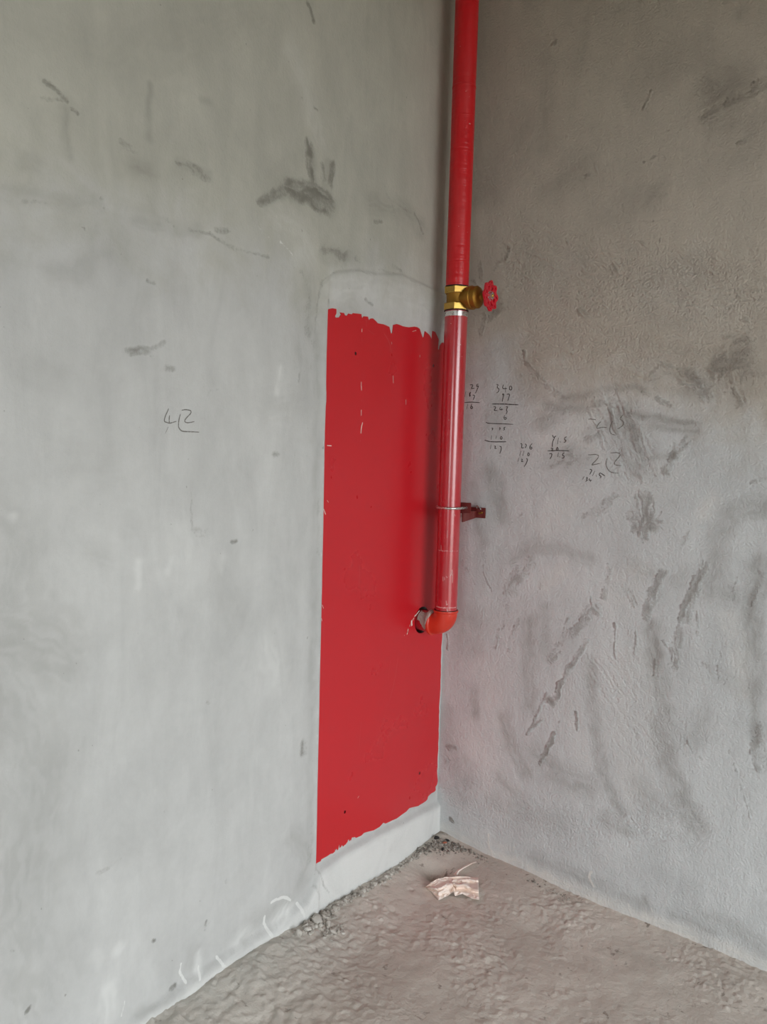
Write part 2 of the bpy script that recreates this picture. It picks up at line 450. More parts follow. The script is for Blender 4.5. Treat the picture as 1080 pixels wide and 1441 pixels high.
for pts, w, v in [([(355, 200), (354, 330)], 9, .75), ([(150, 262), (160, 370)], 12, .6), ([(320, 398), (362, 412)], 20, .7), ([(60, 385), (90, 395)], 18, .5),
    ([(480, 240), (500, 244)], 8, .5), ([(880, 480), (960, 500), (1000, 540)], 26, .6), ([(120, 640), (180, 650), (250, 600)], 26, .35), ([(0, 460), (230, 480)], 20, .35),
    ([(640, 440), (760, 330)], 30, .25), ([(330, 520), (470, 550)], 18, .45), ([(740, 640), (740, 790)], 24, .35), ([(610, 20), (520, 60), (300, 140)], 80, .25), ([(200, 110), (30, 40)], 80, .18)]:
    S('soft', L1(pts), w, v, 1.0)
for pts, w, v in [([(590, 510), (640, 565)], 2, .55), ([(665, 575), (695, 605)], 3.2, .6), ([(520, 460), (580, 500)], 1.6, .4)]: S('white', L1(pts), w, v)
for pts, w, v in [([(690, 445), (740, 460), (785, 490)], 30, .8), ([(740, 360), (745, 440)], 16, .6), ([(780, 395), (775, 470)], 18, .6), ([(630, 478), (690, 450)], 16, .5), ([(430, 392), (500, 420)], 16, .4), ([(770, 605), (830, 610)], 20, .4), ([(110, 200), (165, 245)], 14, .3)]:
    S('soft', L1(pts), w, v, .8)
S('pale', L1([(800, 690), (900, 680), (1000, 720)]), 44, .4, 1.0)
S('pale', L1([(690, 110), (740, 250), (760, 330)]), 30, .25, 1.0)
S('pale', L1([(660, 520), (720, 560), (740, 620)]), 40, .3, 1.0)
for pts, w, v in [([(400, 32), (455, 25), (520, 10)], 6, .9), ([(415, 38), (470, 30)], 6, .6), ([(508, 85), (516, 88)], 5, .5), ([(530, 82), (550, 84)], 6, .6), ([(476, 46), (484, 48)], 3, .7),
    ([(602, 478), (606, 530), (614, 600)], 3.5, .6), ([(620, 605), (660, 600)], 14, .45), ([(735, 636), (748, 634)], 4, 1.0), ([(870, 358), (880, 358)], 6, .55), ([(934, 350), (930, 400)], 3, .4),
    ([(650, 180), (662, 155), (690, 150)], 3, .4), ([(970, 365), (975, 366)], 3, .5), ([(45, 640), (55, 660)], 6, .4), ([(952, 738), (955, 740)], 3, .6), ([(950, 100), (948, 130)], 3, .5)]:
    S('stain', L2(pts), w, v)
for pts, w, v in [([(-60, 930), (60, 940), (160, 990)], 110, .55), ([(150, 820), (170, 960)], 26, .3), ([(240, 390), (330, 400)], 50, .22), ([(-60, 560), (50, 640), (60, 800)], 90, .4), ([(700, 760), (740, 870)], 50, .22),  # damp clouds; those at the left edge deepened to paint in light falloff
    ([(940, 20), (950, 180), (840, 200)], 50, .25), ([(80, 90), (180, 110)], 40, .25), ([(290, 670), (340, 680)], 30, .25)]:
    S('soft', L2(pts), w, v, 1.0)
for pts, w, v in [([(890, 90), (878, 165)], 9, .6), ([(445, 700), (440, 780)], 10, .5), ([(545, 690), (535, 730)], 8, .4), ([(705, 680), (700, 730)], 8, .4), ([(850, 960), (870, 1080)], 44, .35), ([(600, 620), (620, 740)], 40, .25), ([(40, 555), (46, 560)], 8, .6)]:
    S('pale', L2(pts), w, v, 1.0)
for pts, w, v in [([(960, 200), (960, 222)], 11, .85), ([(652, 758), (650, 785)], 3, 1.0), ([(648, 775), (657, 770)], 3, 1.0), ([(537, 969), (549, 960)], 3.6, 1.4), ([(536, 975), (540, 974)], 2.5, 1.0),
    ([(88, 1038), (93, 1030)], 3.4, 1.2), ([(485, 820), (488, 822)], 3, 1.2), ([(522, 408), (525, 412)], 3, .8), ([(715, 628), (718, 631)], 3, .8), ([(36, 852), (42, 853)], 3, .9), ([(658, 66), (661, 68)], 3, .8),
    ([(310, 605), (380, 565)], 5, .42), ([(985, 640), (1000, 680)], 4, .5), ([(1000, 590), (1012, 640), (1030, 660)], 2.5, .6)]:
    S('stain', L3(pts), w, v)
for pts, w, v in [([(870, 720), (790, 770)], 22, .35), ([(760, 830), (840, 730), (930, 680)], 12, .45), ([(430, 1060), (560, 990), (680, 900)], 16, .5), ([(930, 480), (975, 560), (950, 640)], 22, .45), ([(500, 560), (380, 500)], 40, .15),
    ([(610, 850), (600, 900)], 14, .4), ([(-50, 60), (80, 300), (40, 700)], 150, .5), ([(-50, 800), (60, 1000)], 150, .45)]:  # wide left-edge clouds: uneven plaster plus painted light falloff
    S('soft', L3(pts), w, v, 1.0)
for pts, w, v in [([(345, 975), (350, 1050)], 22, .5), ([(632, 860), (625, 910)], 12, .6), ([(380, 840), (370, 855)], 12, .6), ([(900, 725), (880, 760)], 26, .8), ([(780, 800), (740, 850)], 24, .6), ([(305, 860), (315, 890)], 12, .4)]:
    S('pale', L3(pts), w, v, .8)
for pts, w, v in [([(858, 696), (875, 686), (895, 682), (922, 688)], 2.6, 1.2), ([(940, 698), (944, 718), (950, 737)], 2.8, 1.2), ([(835, 740), (833, 765), (840, 785), (850, 800)], 3.2, 1.2),
    ([(685, 868), (697, 890), (727, 904)], 2.8, 1.2), ([(571, 893), (566, 918), (580, 948)], 2.2, 1.1), ([(628, 900), (621, 934)], 2.2, 1.0), ([(392, 1010), (380, 1060)], 2, .7)]:
    S('white', L3(pts), w, v, .5)
S('white', [(456.6, 470), (456.4, 520), (457.8, 570), (454.8, 640), (452.6, 745), (450, 850), (447.2, 960), (444.4, 1100), (442.6, 1205)], 1.5, .55, .5)
S('soft', [(446, 470), (447, 560), (445, 700), (441, 850), (438, 1000), (436, 1180)], 12, .38, 1.0)
S('stain', [(443, 480), (440, 520)], 9, .4); S('stain', [(449, 690), (448, 780)], 6, .35); S('stain', [(438, 1160), (434, 1210)], 9, .35); S('stain', [(432, 430), (436, 470)], 12, .45)
# pale mortar upstand (kicker) along the foot of the wall
kick_px = [(622, 1124), (575, 1148), (530, 1170), (487, 1194), (446, 1222), (430, 1262), (400, 1290), (360, 1315), (320, 1338), (280, 1366), (240, 1396), (200, 1424), (150, 1458)]
kq = sorted(wall_pt('L', *p) for p in kick_px)
kick_z = np.interp(A_L, [p[0] for p in kq], [p[1] for p in kq])[:, None]
foot_px = [(619, 1173), (562, 1220), (507, 1252), (464, 1278), (430, 1303), (379, 1329), (328, 1361), (277, 1401), (243, 1423), (225, 1435)]
fq = [hit(*p, 0, 0.015) for p in foot_px]
FOOT_L = (np.array([-p[1] for p in fq]), np.array([p[2] for p in fq]))
kw = sstep(1.9, 1.2, A_L)[:, None]
wob = fbm(FL.GA * 9, FL.GZ * 9, 3, 3) * 0.012
kick = sstep(0.008, -0.016, FL.GZ - kick_z + wob)
f['pale'] = np.maximum(f['pale'], 0.95 * sstep(0.0, -0.03, FL.GZ - kick_z + wob) * sstep(2.2, 1.3, A_L)[:, None])
f['grit'][:] = 0.10 + 0.25 * kick
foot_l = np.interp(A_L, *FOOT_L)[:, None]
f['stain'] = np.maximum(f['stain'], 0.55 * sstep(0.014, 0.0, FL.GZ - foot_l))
hL = 0.0028 * fbm(FL.GA * 2.2, FL.GZ * 2.2, 3, 1) + 0.0010 * fbm(FL.GA * 9, FL.GZ * 7, 3, 5) - 0.0006 * f['stain'] + 0.0006 * f['white']
patch = sstep(0.74, 0.70, FL.GA) * FL.below([(440, 410), (456, 398), (470, 384), (505, 380), (530, 386), (565, 386), (620, 412)], 0.006)
hL += 0.003 * patch
pan_zone = sstep(0.705, 0.69, FL.GA) * sstep(0.02, 0.08, FL.GZ) * sstep(1.93, 1.86, FL.GZ)   # flat bed behind the sheet
hL = hL * (1 - pan_zone) - 0.0009 * pan_zone + 0.0025 * patch * sstep(1.845, 1.87, FL.GZ)
hL += 0.015 * kick * (1 - 0.35 * sstep(1.0, 1.6, FL.GA)) + 0.0015 * kick * fbm(FL.GA * 14, FL.GZ * 14, 3, 8)
hole = np.hypot(FL.GA + PIPE_Y, FL.GZ - ELBOW_Z)
hL = np.where(hole < 0.066, -0.12, hL)
SCREWS = [wall_pt('L', *p) for p in ((500.5, 497.5), (485.3, 1142.5), (590.5, 1088), (610, 514.5))]
for a_, z_ in SCREWS: hL = np.where(np.hypot(FL.GA - a_, FL.GZ - z_) < 0.011, -0.06, hL)
P = np.stack([hL, -FL.GA, FL.GZ], -1)
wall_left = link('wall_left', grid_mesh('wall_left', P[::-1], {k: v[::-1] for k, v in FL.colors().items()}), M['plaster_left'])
tag(wall_left, 'smooth pale grey cement plaster wall holding the red sheet', None, None, 'structure')

# ------------------------------------------------------------------ right wall
A_R = lines(1.45, 0.0042, ROOM_X, start=-0.021)
FR = Fields('R', A_R, Z_LINES)
f = FR.f
f['coat'][:] = FR.below([(600, 520), (650, 520), (700, 500), (760, 560), (800, 560), (870, 545), (960, 560), (1010, 590), (1080, 620), (1200, 640)], 0.30)
S = FR.stroke
for pts, w, v in [                                   # rough torn patches and trowel smears, middle band
    ([(690, 225), (740, 195), (800, 215)], 14, .62), ([(800, 215), (850, 260), (862, 290)], 20, .68), ([(920, 215), (930, 170), (990, 105)], 24, .72), ([(940, 180), (1000, 160), (1010, 210)], 30, .72), ([(960, 230), (985, 310)], 20, .72),
    ([(860, 280), (930, 230)], 14, .6), ([(990, 90), (1015, 92)], 6, .7), ([(1030, 190), (1080, 200)], 16, .45),
    ([(240, 135), (250, 165)], 5, .7), ([(262, 175), (285, 215), (305, 240)], 9, .75), ([(310, 245), (345, 275), (375, 290)], 8, .62),
    ([(495, 325), (540, 320), (590, 350)], 22, .60), ([(590, 350), (610, 410), (625, 470)], 26, .60), ([(545, 350), (560, 390)], 20, .62), ([(470, 430), (500, 410)], 20, .60), ([(400, 490), (440, 500)], 22, .5), ([(610, 490), (640, 560)], 16, .55), ([(340, 520), (400, 520)], 14, .5),
    ([(648, 275), (700, 292), (745, 320)], 6, .75), ([(800, 440), (760, 490), (730, 545)], 10, .72), ([(765, 460), (770, 500)], 9, .6),
    ([(660, 645), (665, 700), (650, 755)], 18, .85), ([(620, 700), (700, 735)], 12, .8), ([(625, 740), (690, 750)], 9, .7), ([(685, 650), (690, 690)], 6, .6), ([(725, 675), (705, 715)], 3, .5),
    ([(460, 715), (500, 680), (555, 635)], 11, .52), ([(640, 580), (655, 560), (690, 558), (700, 575)], 2.5, .5), ([(195, 725), (230, 695)], 6, .5), ([(1030, 590), (1080, 570)], 5, .55), ([(230, 210), (234, 218)], 3, .9), ([(400, 115), (410, 150), (420, 205)], 2.5, .5),
    ([(830, 360), (862, 335)], 2.5, .5), ([(452, 8), (460, 12)], 4, .9), ([(1005, 30), (1012, 32)], 5, 1.1), ([(1020, 40), (1045, 5)], 2.5, .5), ([(40, 360), (55, 350)], 7, .5), ([(775, 820), (810, 760)], 7, .4), ([(100, 30), (92, 75)], 5, .6), ([(115, 20), (140, 5)], 5, .6)]:
    S('stain', R5(pts), w, v)
for pts, w, v in [([(370, 300), (450, 285), (560, 260), (640, 262)], 10, .75), ([(330, 330), (450, 330)], 16, .7), ([(300, 380), (400, 330)], 22, .5), ([(610, 355), (720, 368), (840, 385)], 10, .85), ([(680, 395), (840, 405)], 9, .7), ([(640, 505), (760, 488)], 10, .7),
    ([(560, 380), (620, 500)], 50, .4), ([(430, 480), (350, 500)], 40, .35), ([(860, 240), (980, 200)], 70, .4), ([(900, 780), (960, 700), (1080, 660)], 26, .55), ([(60, 200), (180, 120), (240, 250), (130, 360)], 40, .3), ([(120, 540), (170, 700)], 20, .5), ([(60, 600), (100, 800)], 12, .4), ([(200, 850), (300, 790)], 14, .4)]:
    S('soft', R5(pts), w, v, .9)
for pts, w, v in [([(480, 300), (620, 275), (700, 300)], 18, .35), ([(330, 440), (420, 390), (480, 350)], 30, .35), ([(430, 430), (500, 500)], 16, .4), ([(700, 560), (640, 620)], 40, .25), ([(400, 640), (300, 740)], 30, .3), ([(850, 340), (760, 330)], 20, .25), ([(890, 650), (860, 690)], 20, .4)]:
    S('pale', R5(pts), w, v, 1.0)
for pts, w, v in [([(345, 147)], 6, .9), ([(680, 316), (665, 350), (652, 380)], 3.4, .85), ([(868, 408), (898, 394)], 11, .8), ([(945, 365), (1000, 335), (1030, 325)], 9, .6), ([(1040, 310), (1090, 280)], 14, .75), ([(945, 342), (950, 345)], 4, .8),
    ([(725, 460), (740, 455)], 3.5, .6), ([(985, 498), (1000, 492)], 6, .7), ([(452, 610), (458, 605)], 7, .7), ([(480, 570), (492, 605)], 4, .5), ([(660, 560), (690, 540)], 5, .5), ([(670, 690), (690, 670), (730, 680)], 6, .42), ([(590, 772), (690, 765), (740, 762)], 3, .45),
    ([(388, 828), (392, 834)], 4, 1.0), ([(710, 826), (712, 836)], 4, 1.0), ([(640, 835), (655, 845)], 4, .8), ([(668, 860), (674, 864)], 4, .8), ([(508, 868), (512, 874)], 4, .8), ([(550, 920), (560, 940)], 6, .85), ([(415, 768), (425, 772)], 4, .8), ([(738, 762), (742, 768)], 4, .8),
    ([(440, 1070), (456, 1090)], 7, .8), ([(982, 1022), (990, 1024)], 5, 1.0), ([(1004, 1108), (1010, 1112)], 6, 1.1), ([(955, 1060), (945, 1075)], 5, .6), ([(316, 1042), (320, 1044)], 4, .9), ([(1018, 885), (1024, 890)], 5, .8), ([(1058, 575), (1062, 580)], 4, .8), ([(950, 825), (953, 828)], 4, .7), ([(610, 330), (616, 340)], 3, .5), ([(262, 250), (266, 254)], 3, .6),
    ([(1015, 1130), (1060, 1060), (1080, 1050)], 3, .5), ([(940, 1172), (1010, 1165)], 9, .6),
    ([(180, 860), (172, 888)], 10, .75), ([(165, 900), (118, 965)], 7, .5), ([(88, 915), (92, 975)], 6, .6), ([(60, 970), (75, 975)], 8, .6), ([(140, 1040), (175, 1060)], 9, .6), ([(150, 1070), (115, 1105)], 9, .6), ([(105, 1090), (95, 1155)], 9, .62)]:
    S('stain', R4(pts), w, v)
for pts, w, v in [([(900, 280), (960, 300), (920, 340)], 46, .75), ([(960, 410), (900, 430)], 30, .4), ([(420, 590), (330, 660)], 40, .4), ([(700, 660), (660, 700)], 30, .45), ([(320, 220), (310, 500)], 26, .35), ([(240, 480), (140, 620)], 70, .3), ([(860, 190), (700, 240)], 60, .2), ([(1080, 420), (1000, 540)], 50, .3), ([(520, 760), (620, 700)], 40, .25), ([(60, 0), (120, 600)], 60, .25), ([(990, 40), (985, 60)], 18, .4)]:
    S('soft', R4(pts), w, v, 1.0)
for pts, w, v in [([(850, 850), (800, 960)], 26, .2), ([(400, 900), (330, 980)], 30, .15), ([(700, 1000), (900, 1080)], 60, .2)]: S('pale', R4(pts), w, v, 1.0)
for pts, w, v in [                                   # trowel strokes of the lower wall
    ([(335, 70), (300, 110), (268, 165)], 15, .62), ([(372, 120), (356, 180)], 6, .5), ([(600, 20), (585, 90), (560, 180)], 8, .5), ([(748, 105), (728, 170), (705, 235)], 11, .72), ([(872, 85), (850, 160), (825, 250)], 12, .85), ([(808, 290), (795, 350), (788, 395)], 11, .7), ([(650, 165), (662, 195)], 11, .55),
    ([(262, 212), (240, 280), (222, 340)], 6, .6), ([(292, 250), (262, 345)], 6, .5), ([(520, 235), (470, 290), (405, 375)], 17, .60), ([(455, 250), (405, 365)], 7, .6), ([(510, 320), (455, 400), (402, 515)], 6, .8), ([(392, 505), (408, 517)], 6, .9), ([(385, 490), (320, 610)], 5, .72), ([(335, 590), (360, 575)], 6, .65), ([(440, 510), (412, 600)], 4, .5), ([(405, 615), (365, 705)], 6, .9), ([(478, 548), (476, 595)], 5, .95),
    ([(600, 265), (600, 370)], 4, .6), ([(640, 285), (640, 340)], 3.5, .5), ([(663, 285), (663, 362)], 4, .55), ([(520, 180), (528, 230)], 3, .5), ([(530, 215), (548, 230)], 9, .6), ([(722, 380), (722, 430)], 4, .6), ([(985, 112), (972, 190)], 4, .55), ([(932, 360), (928, 450)], 3.5, .6), ([(888, 395), (930, 452)], 8, .45), ([(960, 670), (1000, 780), (1030, 880)], 4, .5), ([(180, 20), (185, 110), (210, 160)], 3, .5), ([(230, 70), (270, 80), (300, 60)], 3, .4),
    ([(130, 90), (155, 140)], 4, .45), ([(110, 60), (130, 100)], 3, .4), ([(1050, 600), (1058, 640), (1060, 715)], 15, .65), ([(1062, 110), (1030, 200)], 9, .55), ([(830, 640), (845, 670)], 5, .5), ([(870, 685), (876, 694)], 4, .8), ([(755, 320), (765, 330)], 5, .7), ([(860, 230), (865, 300)], 5, .5), ([(70, 655), (90, 660)], 7, .7), ([(62, 690), (70, 700)], 9, .5), ([(80, 885), (86, 892)], 4, 1.2), ([(655, 880), (690, 930)], 3, .5), ([(65, 300), (70, 345)], 3, .8)]:
    S('stain', R6(pts), w, v)
for pts, w, v in [([(720, 280), (725, 400)], 22, .75), ([(735, 420), (750, 600), (760, 700), (800, 800), (850, 900)], 28, .62), ([(1055, 80), (1030, 260), (1045, 470)], 26, .65), ([(1040, 480), (1045, 620)], 16, .55), ([(245, 560), (270, 650), (320, 740)], 18, .55), ([(335, 260), (325, 520)], 22, .5), ([(380, 220), (375, 370)], 14, .5), ([(520, 380), (535, 600), (560, 740), (620, 860)], 14, .55),
    ([(350, 690), (420, 740), (510, 780)], 32, .5), ([(150, 480), (155, 560)], 12, .55), ([(110, 700), (130, 770)], 20, .5), ([(150, 270), (130, 320)], 44, .42), ([(230, 750), (290, 810)], 12, .4), ([(570, 880), (630, 910)], 24, .45), ([(920, 50), (900, 160), (960, 180)], 30, .45), ([(880, 560), (830, 640)], 30, .3), ([(680, 790), (740, 840)], 30, .4), ([(930, 0), (920, 90)], 14, .4),
    ([(320, 30), (420, 20), (520, 60)], 16, .4), ([(700, 100), (660, 90)], 20, .4), ([(820, 100), (800, 130)], 16, .4), ([(60, 560), (100, 800)], 30, .35), ([(200, 820), (420, 900)], 20, .3), ([(970, 440), (1000, 480)], 26, .4)]:
    S('soft', R6(pts), w, v, .9)
for pts, w, v in [([(430, 90), (380, 150)], 16, .4), ([(650, 110), (600, 200)], 40, .3), ([(620, 400), (640, 600)], 70, .25), ([(980, 330), (1000, 480)], 20, .35), ([(640, 700), (660, 780)], 40, .3), ([(200, 420), (220, 640)], 40, .25), ([(440, 450), (500, 700)], 20, .2), ([(960, 250), (980, 300)], 20, .35), ([(150, 640), (240, 800)], 50, .25)]:
    S('pale', R6(pts), w, v, 1.0)
# pale splash line above the floor, drips
R7 = crop(600, 1100, 2.25)
for pts, w, v in [([(60, 160), (180, 225), (330, 285), (450, 335), (560, 385), (700, 440), (850, 500), (960, 545), (1080, 595)], 17, 1.0), ([(850, 480), (960, 525), (1080, 575)], 14, .6), ([(120, 170), (260, 210)], 18, .35)]: S('pale', R7(pts), w, v, .9)
for pts, w, v in [([(200, 170), (200, 205), (215, 245)], 3.2, .9), ([(278, 205), (280, 232)], 3, .6), ([(522, 285), (518, 300), (530, 330)], 4.5, .8), ([(300, 270), (320, 290)], 3, .5), ([(640, 385), (650, 420)], 4, .6), ([(715, 400), (722, 440)], 3.5, .6), ([(772, 365), (750, 405)], 4.5, .5), ([(600, 330), (650, 365)], 3, .4)]: S('white', R7(pts), w, v, .6)
for pts, w, v in [([(340, 240), (560, 330), (700, 400)], 16, .4), ([(900, 430), (1080, 540)], 26, .4), ([(780, 420), (900, 470)], 12, .4), ([(690, 370), (700, 385)], 8, .6)]: S('soft', R7(pts), w, v, .9)
S('stain', R7([(80, 123), (86, 127)]), 4, 1.3)
f['grit'][:] = 0.22 + 0.10 * (1 - f['coat'])
S('grit', R4([(260, 900), (420, 960), (700, 1000), (1000, 1020)]), 100, 1.0, 1.0)
S('grit', R4([(820, 920), (900, 960)]), 60, 1.3, 1.0)
S('grit', R5([(300, 80), (600, 130), (900, 170)]), 80, .8, 1.0)
S('grit', R5([(540, 340), (620, 520)]), 60, .8, 1.0)
S('grit', R6([(600, 450), (700, 600)]), 120, .45, 1.0)
S('grit', R6([(100, 800), (400, 900), (800, 900)]), 80, .5, 1.0)
hR = 0.0040 * fbm(FR.GA * 2.6, FR.GZ * 2.6, 3, 21) + 0.0014 * fbm(FR.GA * 11 + FR.GZ * 4, FR.GZ * 6, 4, 25) - 0.0010 * f['stain'] - 0.0006 * f['soft'] + 0.0008 * f['white']
hR = np.where(FR.GA < 0.05, hR * sstep(0.0, 0.05, FR.GA), hR)
foot_rpx = [(627, 1173), (680, 1204), (747, 1231), (791, 1253), (849, 1278), (911, 1302), (978, 1329), (1027, 1349), (1080, 1371)]
rq = [hit(*p, 1, 0.0) for p in foot_rpx]
FOOT_R = (np.array([p[0] for p in rq]), np.array([p[2] for p in rq]))
P = np.stack([FR.GA, -hR, FR.GZ], -1)
wall_right = link('wall_right', grid_mesh('wall_right', P[::-1], {k: v[::-1] for k, v in FR.colors().items()}), M['plaster_right'])
tag(wall_right, 'brownish grey cement wall with trowel marks and pencil sums', None, None, 'structure')

def surf(wall, a, z):
    A, H = (A_L, hL) if wall == 'L' else (A_R, hR)
    i = min(max(int(np.searchsorted(A, a)), 0), len(A) - 1); j = min(max(int(np.searchsorted(Z_LINES, z)), 0), len(Z_LINES) - 1)
    i0, i1 = max(i - 1, 0), min(i + 1, len(A) - 1); j0, j1 = max(j - 1, 0), min(j + 1, len(Z_LINES) - 1)
    return float(H[i0:i1 + 1, j0:j1 + 1].max())

# ------------------------------------------------------------------ floor
def floor_base(x, y):
    """Uneven screed: rises along the left wall, falls along the right one."""
    zl = np.interp(-y, FOOT_L[0], FOOT_L[1]); zr = np.interp(x, FOOT_R[0], FOOT_R[1])
    t = sstep(0.0, 1.3, x)
    return 0.0 + (zl - 0.03) * (1 - 0.75 * t) + zr * 0.9 + 0.003
def flines(fine, far):
    return np.concatenate([np.arange(-0.05, fine, 0.0042), np.arange(fine, far, 0.08), [far]])
FX = flines(1.5, ROOM_X + 0.05); FY = flines(1.75, -ROOM_Y + 0.05)
GX, GY = np.meshgrid(FX, -FY, indexing='ij')
zf = floor_base(np.maximum(GX, 0), np.minimum(GY, 0))
lum = fbm(GX * 9, GY * 9, 4, 31)
sc = fbm(GX * 70 + 6 * lum, GY * 46 - 5 * lum, 3, 35)
near_l = sstep(0.42, 0.03, GX) * sstep(0.35, 0.5, -GY)          # scaly, trampled strip beside the left wall
trample = sstep(-0.12, 0.14, fbm(GX * 4.5, GY * 4.5, 3, 44) + 0.25 * near_l)
lumps = np.maximum(0, fbm(GX * 62 + 3 * lum, GY * 62, 2, 41) - 0.12) ** 0.8
zf = zf + 0.010 * lum + (0.0033 + 0.0032 * near_l) * sc * (0.25 + 0.85 * trample) + 0.0045 * fbm(GX * 70, GY * 60, 3, 38) * trample + 0.011 * lumps * trample
def dip(px, py, rx, ry, depth, rot=0.0):
    c = hit(px, py, 2, 0.02); dx, dy = GX - c[0], GY - c[1]
    u = (dx * math.cos(rot) + dy * math.sin(rot)) / rx; v = (-dx * math.sin(rot) + dy * math.cos(rot)) / ry
    return depth * np.exp(-(u * u + v * v))
zf = zf - dip(616, 1230, 0.050, 0.032, 0.060) - dip(447, 1302, 0.03, 0.02, 0.012) - dip(541, 1256, 0.014, 0.010, 0.007) - dip(578, 1257, 0.008, 0.008, 0.006) - dip(553, 1290, 0.02, 0.010, 0.006)
ridge_c = (0.0, 0.0)
FF = Fields('R', FX, FY)
dark = 0.9 * dip(622, 1226, 0.05, 0.03, 0.35) + 0.6 * (np.abs(lum) < 0.02) * (sc < -0.12)  # first term paints the shade of the hollow behind the paper
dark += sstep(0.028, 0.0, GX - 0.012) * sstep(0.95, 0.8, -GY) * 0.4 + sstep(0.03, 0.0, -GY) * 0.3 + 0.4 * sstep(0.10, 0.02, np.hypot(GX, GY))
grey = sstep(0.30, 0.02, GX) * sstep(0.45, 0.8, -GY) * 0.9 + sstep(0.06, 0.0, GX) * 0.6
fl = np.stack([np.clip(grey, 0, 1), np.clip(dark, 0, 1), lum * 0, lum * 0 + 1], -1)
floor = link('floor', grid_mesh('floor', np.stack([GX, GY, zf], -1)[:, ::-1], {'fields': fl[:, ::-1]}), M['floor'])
tag(floor, 'rough brown mud-smeared cement floor', None, None, 'structure')
def floor_z(x, y):
    i = int(np.clip(np.searchsorted(FX, x), 0, len(FX) - 1)); j = int(np.clip(np.searchsorted(FY, -y), 0, len(FY) - 1))
    return float(zf[i, j])
def on_floor(px, py):
    z = 0.02
    for _ in range(6):
        p = hit(px, py, 2, z); z = floor_z(p[0], p[1])
    return p

# ------------------------------------------------------------------ rest of the room shell
def shell(name, boxes, label):
    bm = bmesh.new()
    for b in boxes: box(bm, *b)
    return tag(from_bm(name, bm, M['concrete']), label, None, None, 'structure')
T = 0.2
shell('ceiling', [(-T, ROOM_X + T, ROOM_Y - T, T, ROOM_Z, ROOM_Z + T)], 'bare concrete ceiling slab over the room')
shell('wall_back', [(-T, WIN_X0, ROOM_Y - T, ROOM_Y, -0.3, ROOM_Z), (WIN_X1, ROOM_X + T, ROOM_Y - T, ROOM_Y, -0.3, ROOM_Z), (WIN_X0, WIN_X1, ROOM_Y - T, ROOM_Y, -0.3, WIN_Z0), (WIN_X0, WIN_X1, ROOM_Y - T, ROOM_Y, WIN_Z1, ROOM_Z)], 'bare concrete wall with an unglazed window behind the viewer')
shell('wall_balcony', [(ROOM_X, ROOM_X + T, ROOM_Y, OPEN_Y0, -0.3, ROOM_Z), (ROOM_X, ROOM_X + T, OPEN_Y1, T, -0.3, ROOM_Z),
                       (ROOM_X, ROOM_X + T, OPEN_Y0, OPEN_Y1, OPEN_Z1, ROOM_Z), (ROOM_X, ROOM_X + T, OPEN_Y0, OPEN_Y1, -0.3, OPEN_Z0)], 'concrete wall with a wide open balcony doorway')

bm = bmesh.new(); box(bm, -80, 80, -80, 80, -4.2, -4.0)
n_ = N('yard_ground'); a_ = n_.noise(0.4, 5)
tag(from_bm('ground', bm, n_.done(n_.mix(a_, srgb(120, 112, 98), srgb(150, 142, 128)), 0.95)), 'bare earth yard far below the balcony opening', None, None, 'structure')
bm = bmesh.new(); box(bm, ROOM_X + T, ROOM_X + 1.3, ROOM_Y - T, 0.6, -0.32, -0.06)
tag(from_bm('balcony_floor', bm, M['concrete']), 'concrete balcony slab outside the opening', None, None, 'structure')

# ------------------------------------------------------------------ red cabinet back sheet let into the left wall
top = crop(420, 400, 4.5)([(175, 200), (176, 165), (190, 158), (215, 152), (240, 157), (240, 185), (231, 203), (236, 212), (258, 210), (264, 200), (270, 192), (262, 178), (288, 182), (294, 197), (308, 200), (316, 186), (338, 191), (345, 183), (398, 189), (403, 217), (413, 203), (440, 205), (446, 228), (456, 218), (472, 216), (490, 233), (502, 247), (540, 254), (576, 270), (586, 312), (594, 309), (600, 258), (622, 252), (640, 257), (661, 266), (700, 273), (735, 268), (752, 272), (768, 282), (776, 305), (786, 338), (795, 333), (801, 297), (820, 312), (832, 325), (846, 350), (850, 296), (866, 302), (880, 330), (888, 350), (884, 412), (892, 415), (896, 390), (910, 370), (930, 373)])
right = [(632.5, 486), (633.2, 500), (631.6, 560), (629.8, 640), (627.5, 720), (625.5, 800), (623, 880), (621.6, 905), (620.6, 925), (620.4, 950), (619.4, 975), (618.2, 990), (617.6, 1020), (616.4, 1060), (615.0, 1085)]
bot = crop(580, 1080, 12)([(428, 150), (432, 230), (420, 285), (394, 330), (400, 378), (380, 408), (332, 430), (300, 458), (270, 490), (256, 540), (230, 568), (182, 600), (130, 630), (100, 652), (20, 668)]) + \
      crop(420, 1080, 3.6)([(562, 205), (548, 222), (522, 240), (498, 258), (470, 270), (441, 284), (430, 279), (412, 300), (381, 318), (332, 331), (318, 345), (292, 356)]) + \
      crop(430, 1150, 15.43)([(1060, 425), (1040, 440), (1010, 432), (985, 505), (975, 455), (960, 520), (930, 470), (912, 530), (868, 592), (840, 605), (822, 636), (800, 610), (790, 600), (770, 640), (745, 662), (738, 560), (718, 640), (708, 700), (690, 716), (668, 660), (658, 720), (640, 672), (636, 742), (592, 784), (540, 792), (470, 842), (400, 880), (340, 912), (328, 952), (250, 990), (222, 1014)])
left = [(444.4, 1200), (445.0, 1175), (445.2, 1150), (445.6, 1120), (446.4, 1095), (446.2, 1060), (447.6, 1030), (447.8, 1000), (449.0, 960), (449.3, 930), (450.6, 900), (450.6, 880), (451.8, 850), (452.8, 820), (453.0, 790), (454.4, 760), (453.4, 745), (454.4, 722), (455.2, 690), (455.8, 665), (456.4, 640), (456.6, 610), (458.0, 580), (459.4, 565), (459.6, 553), (458.4, 530), (458.2, 500), (458.6, 470)]
random.seed(3)
outline_px = []
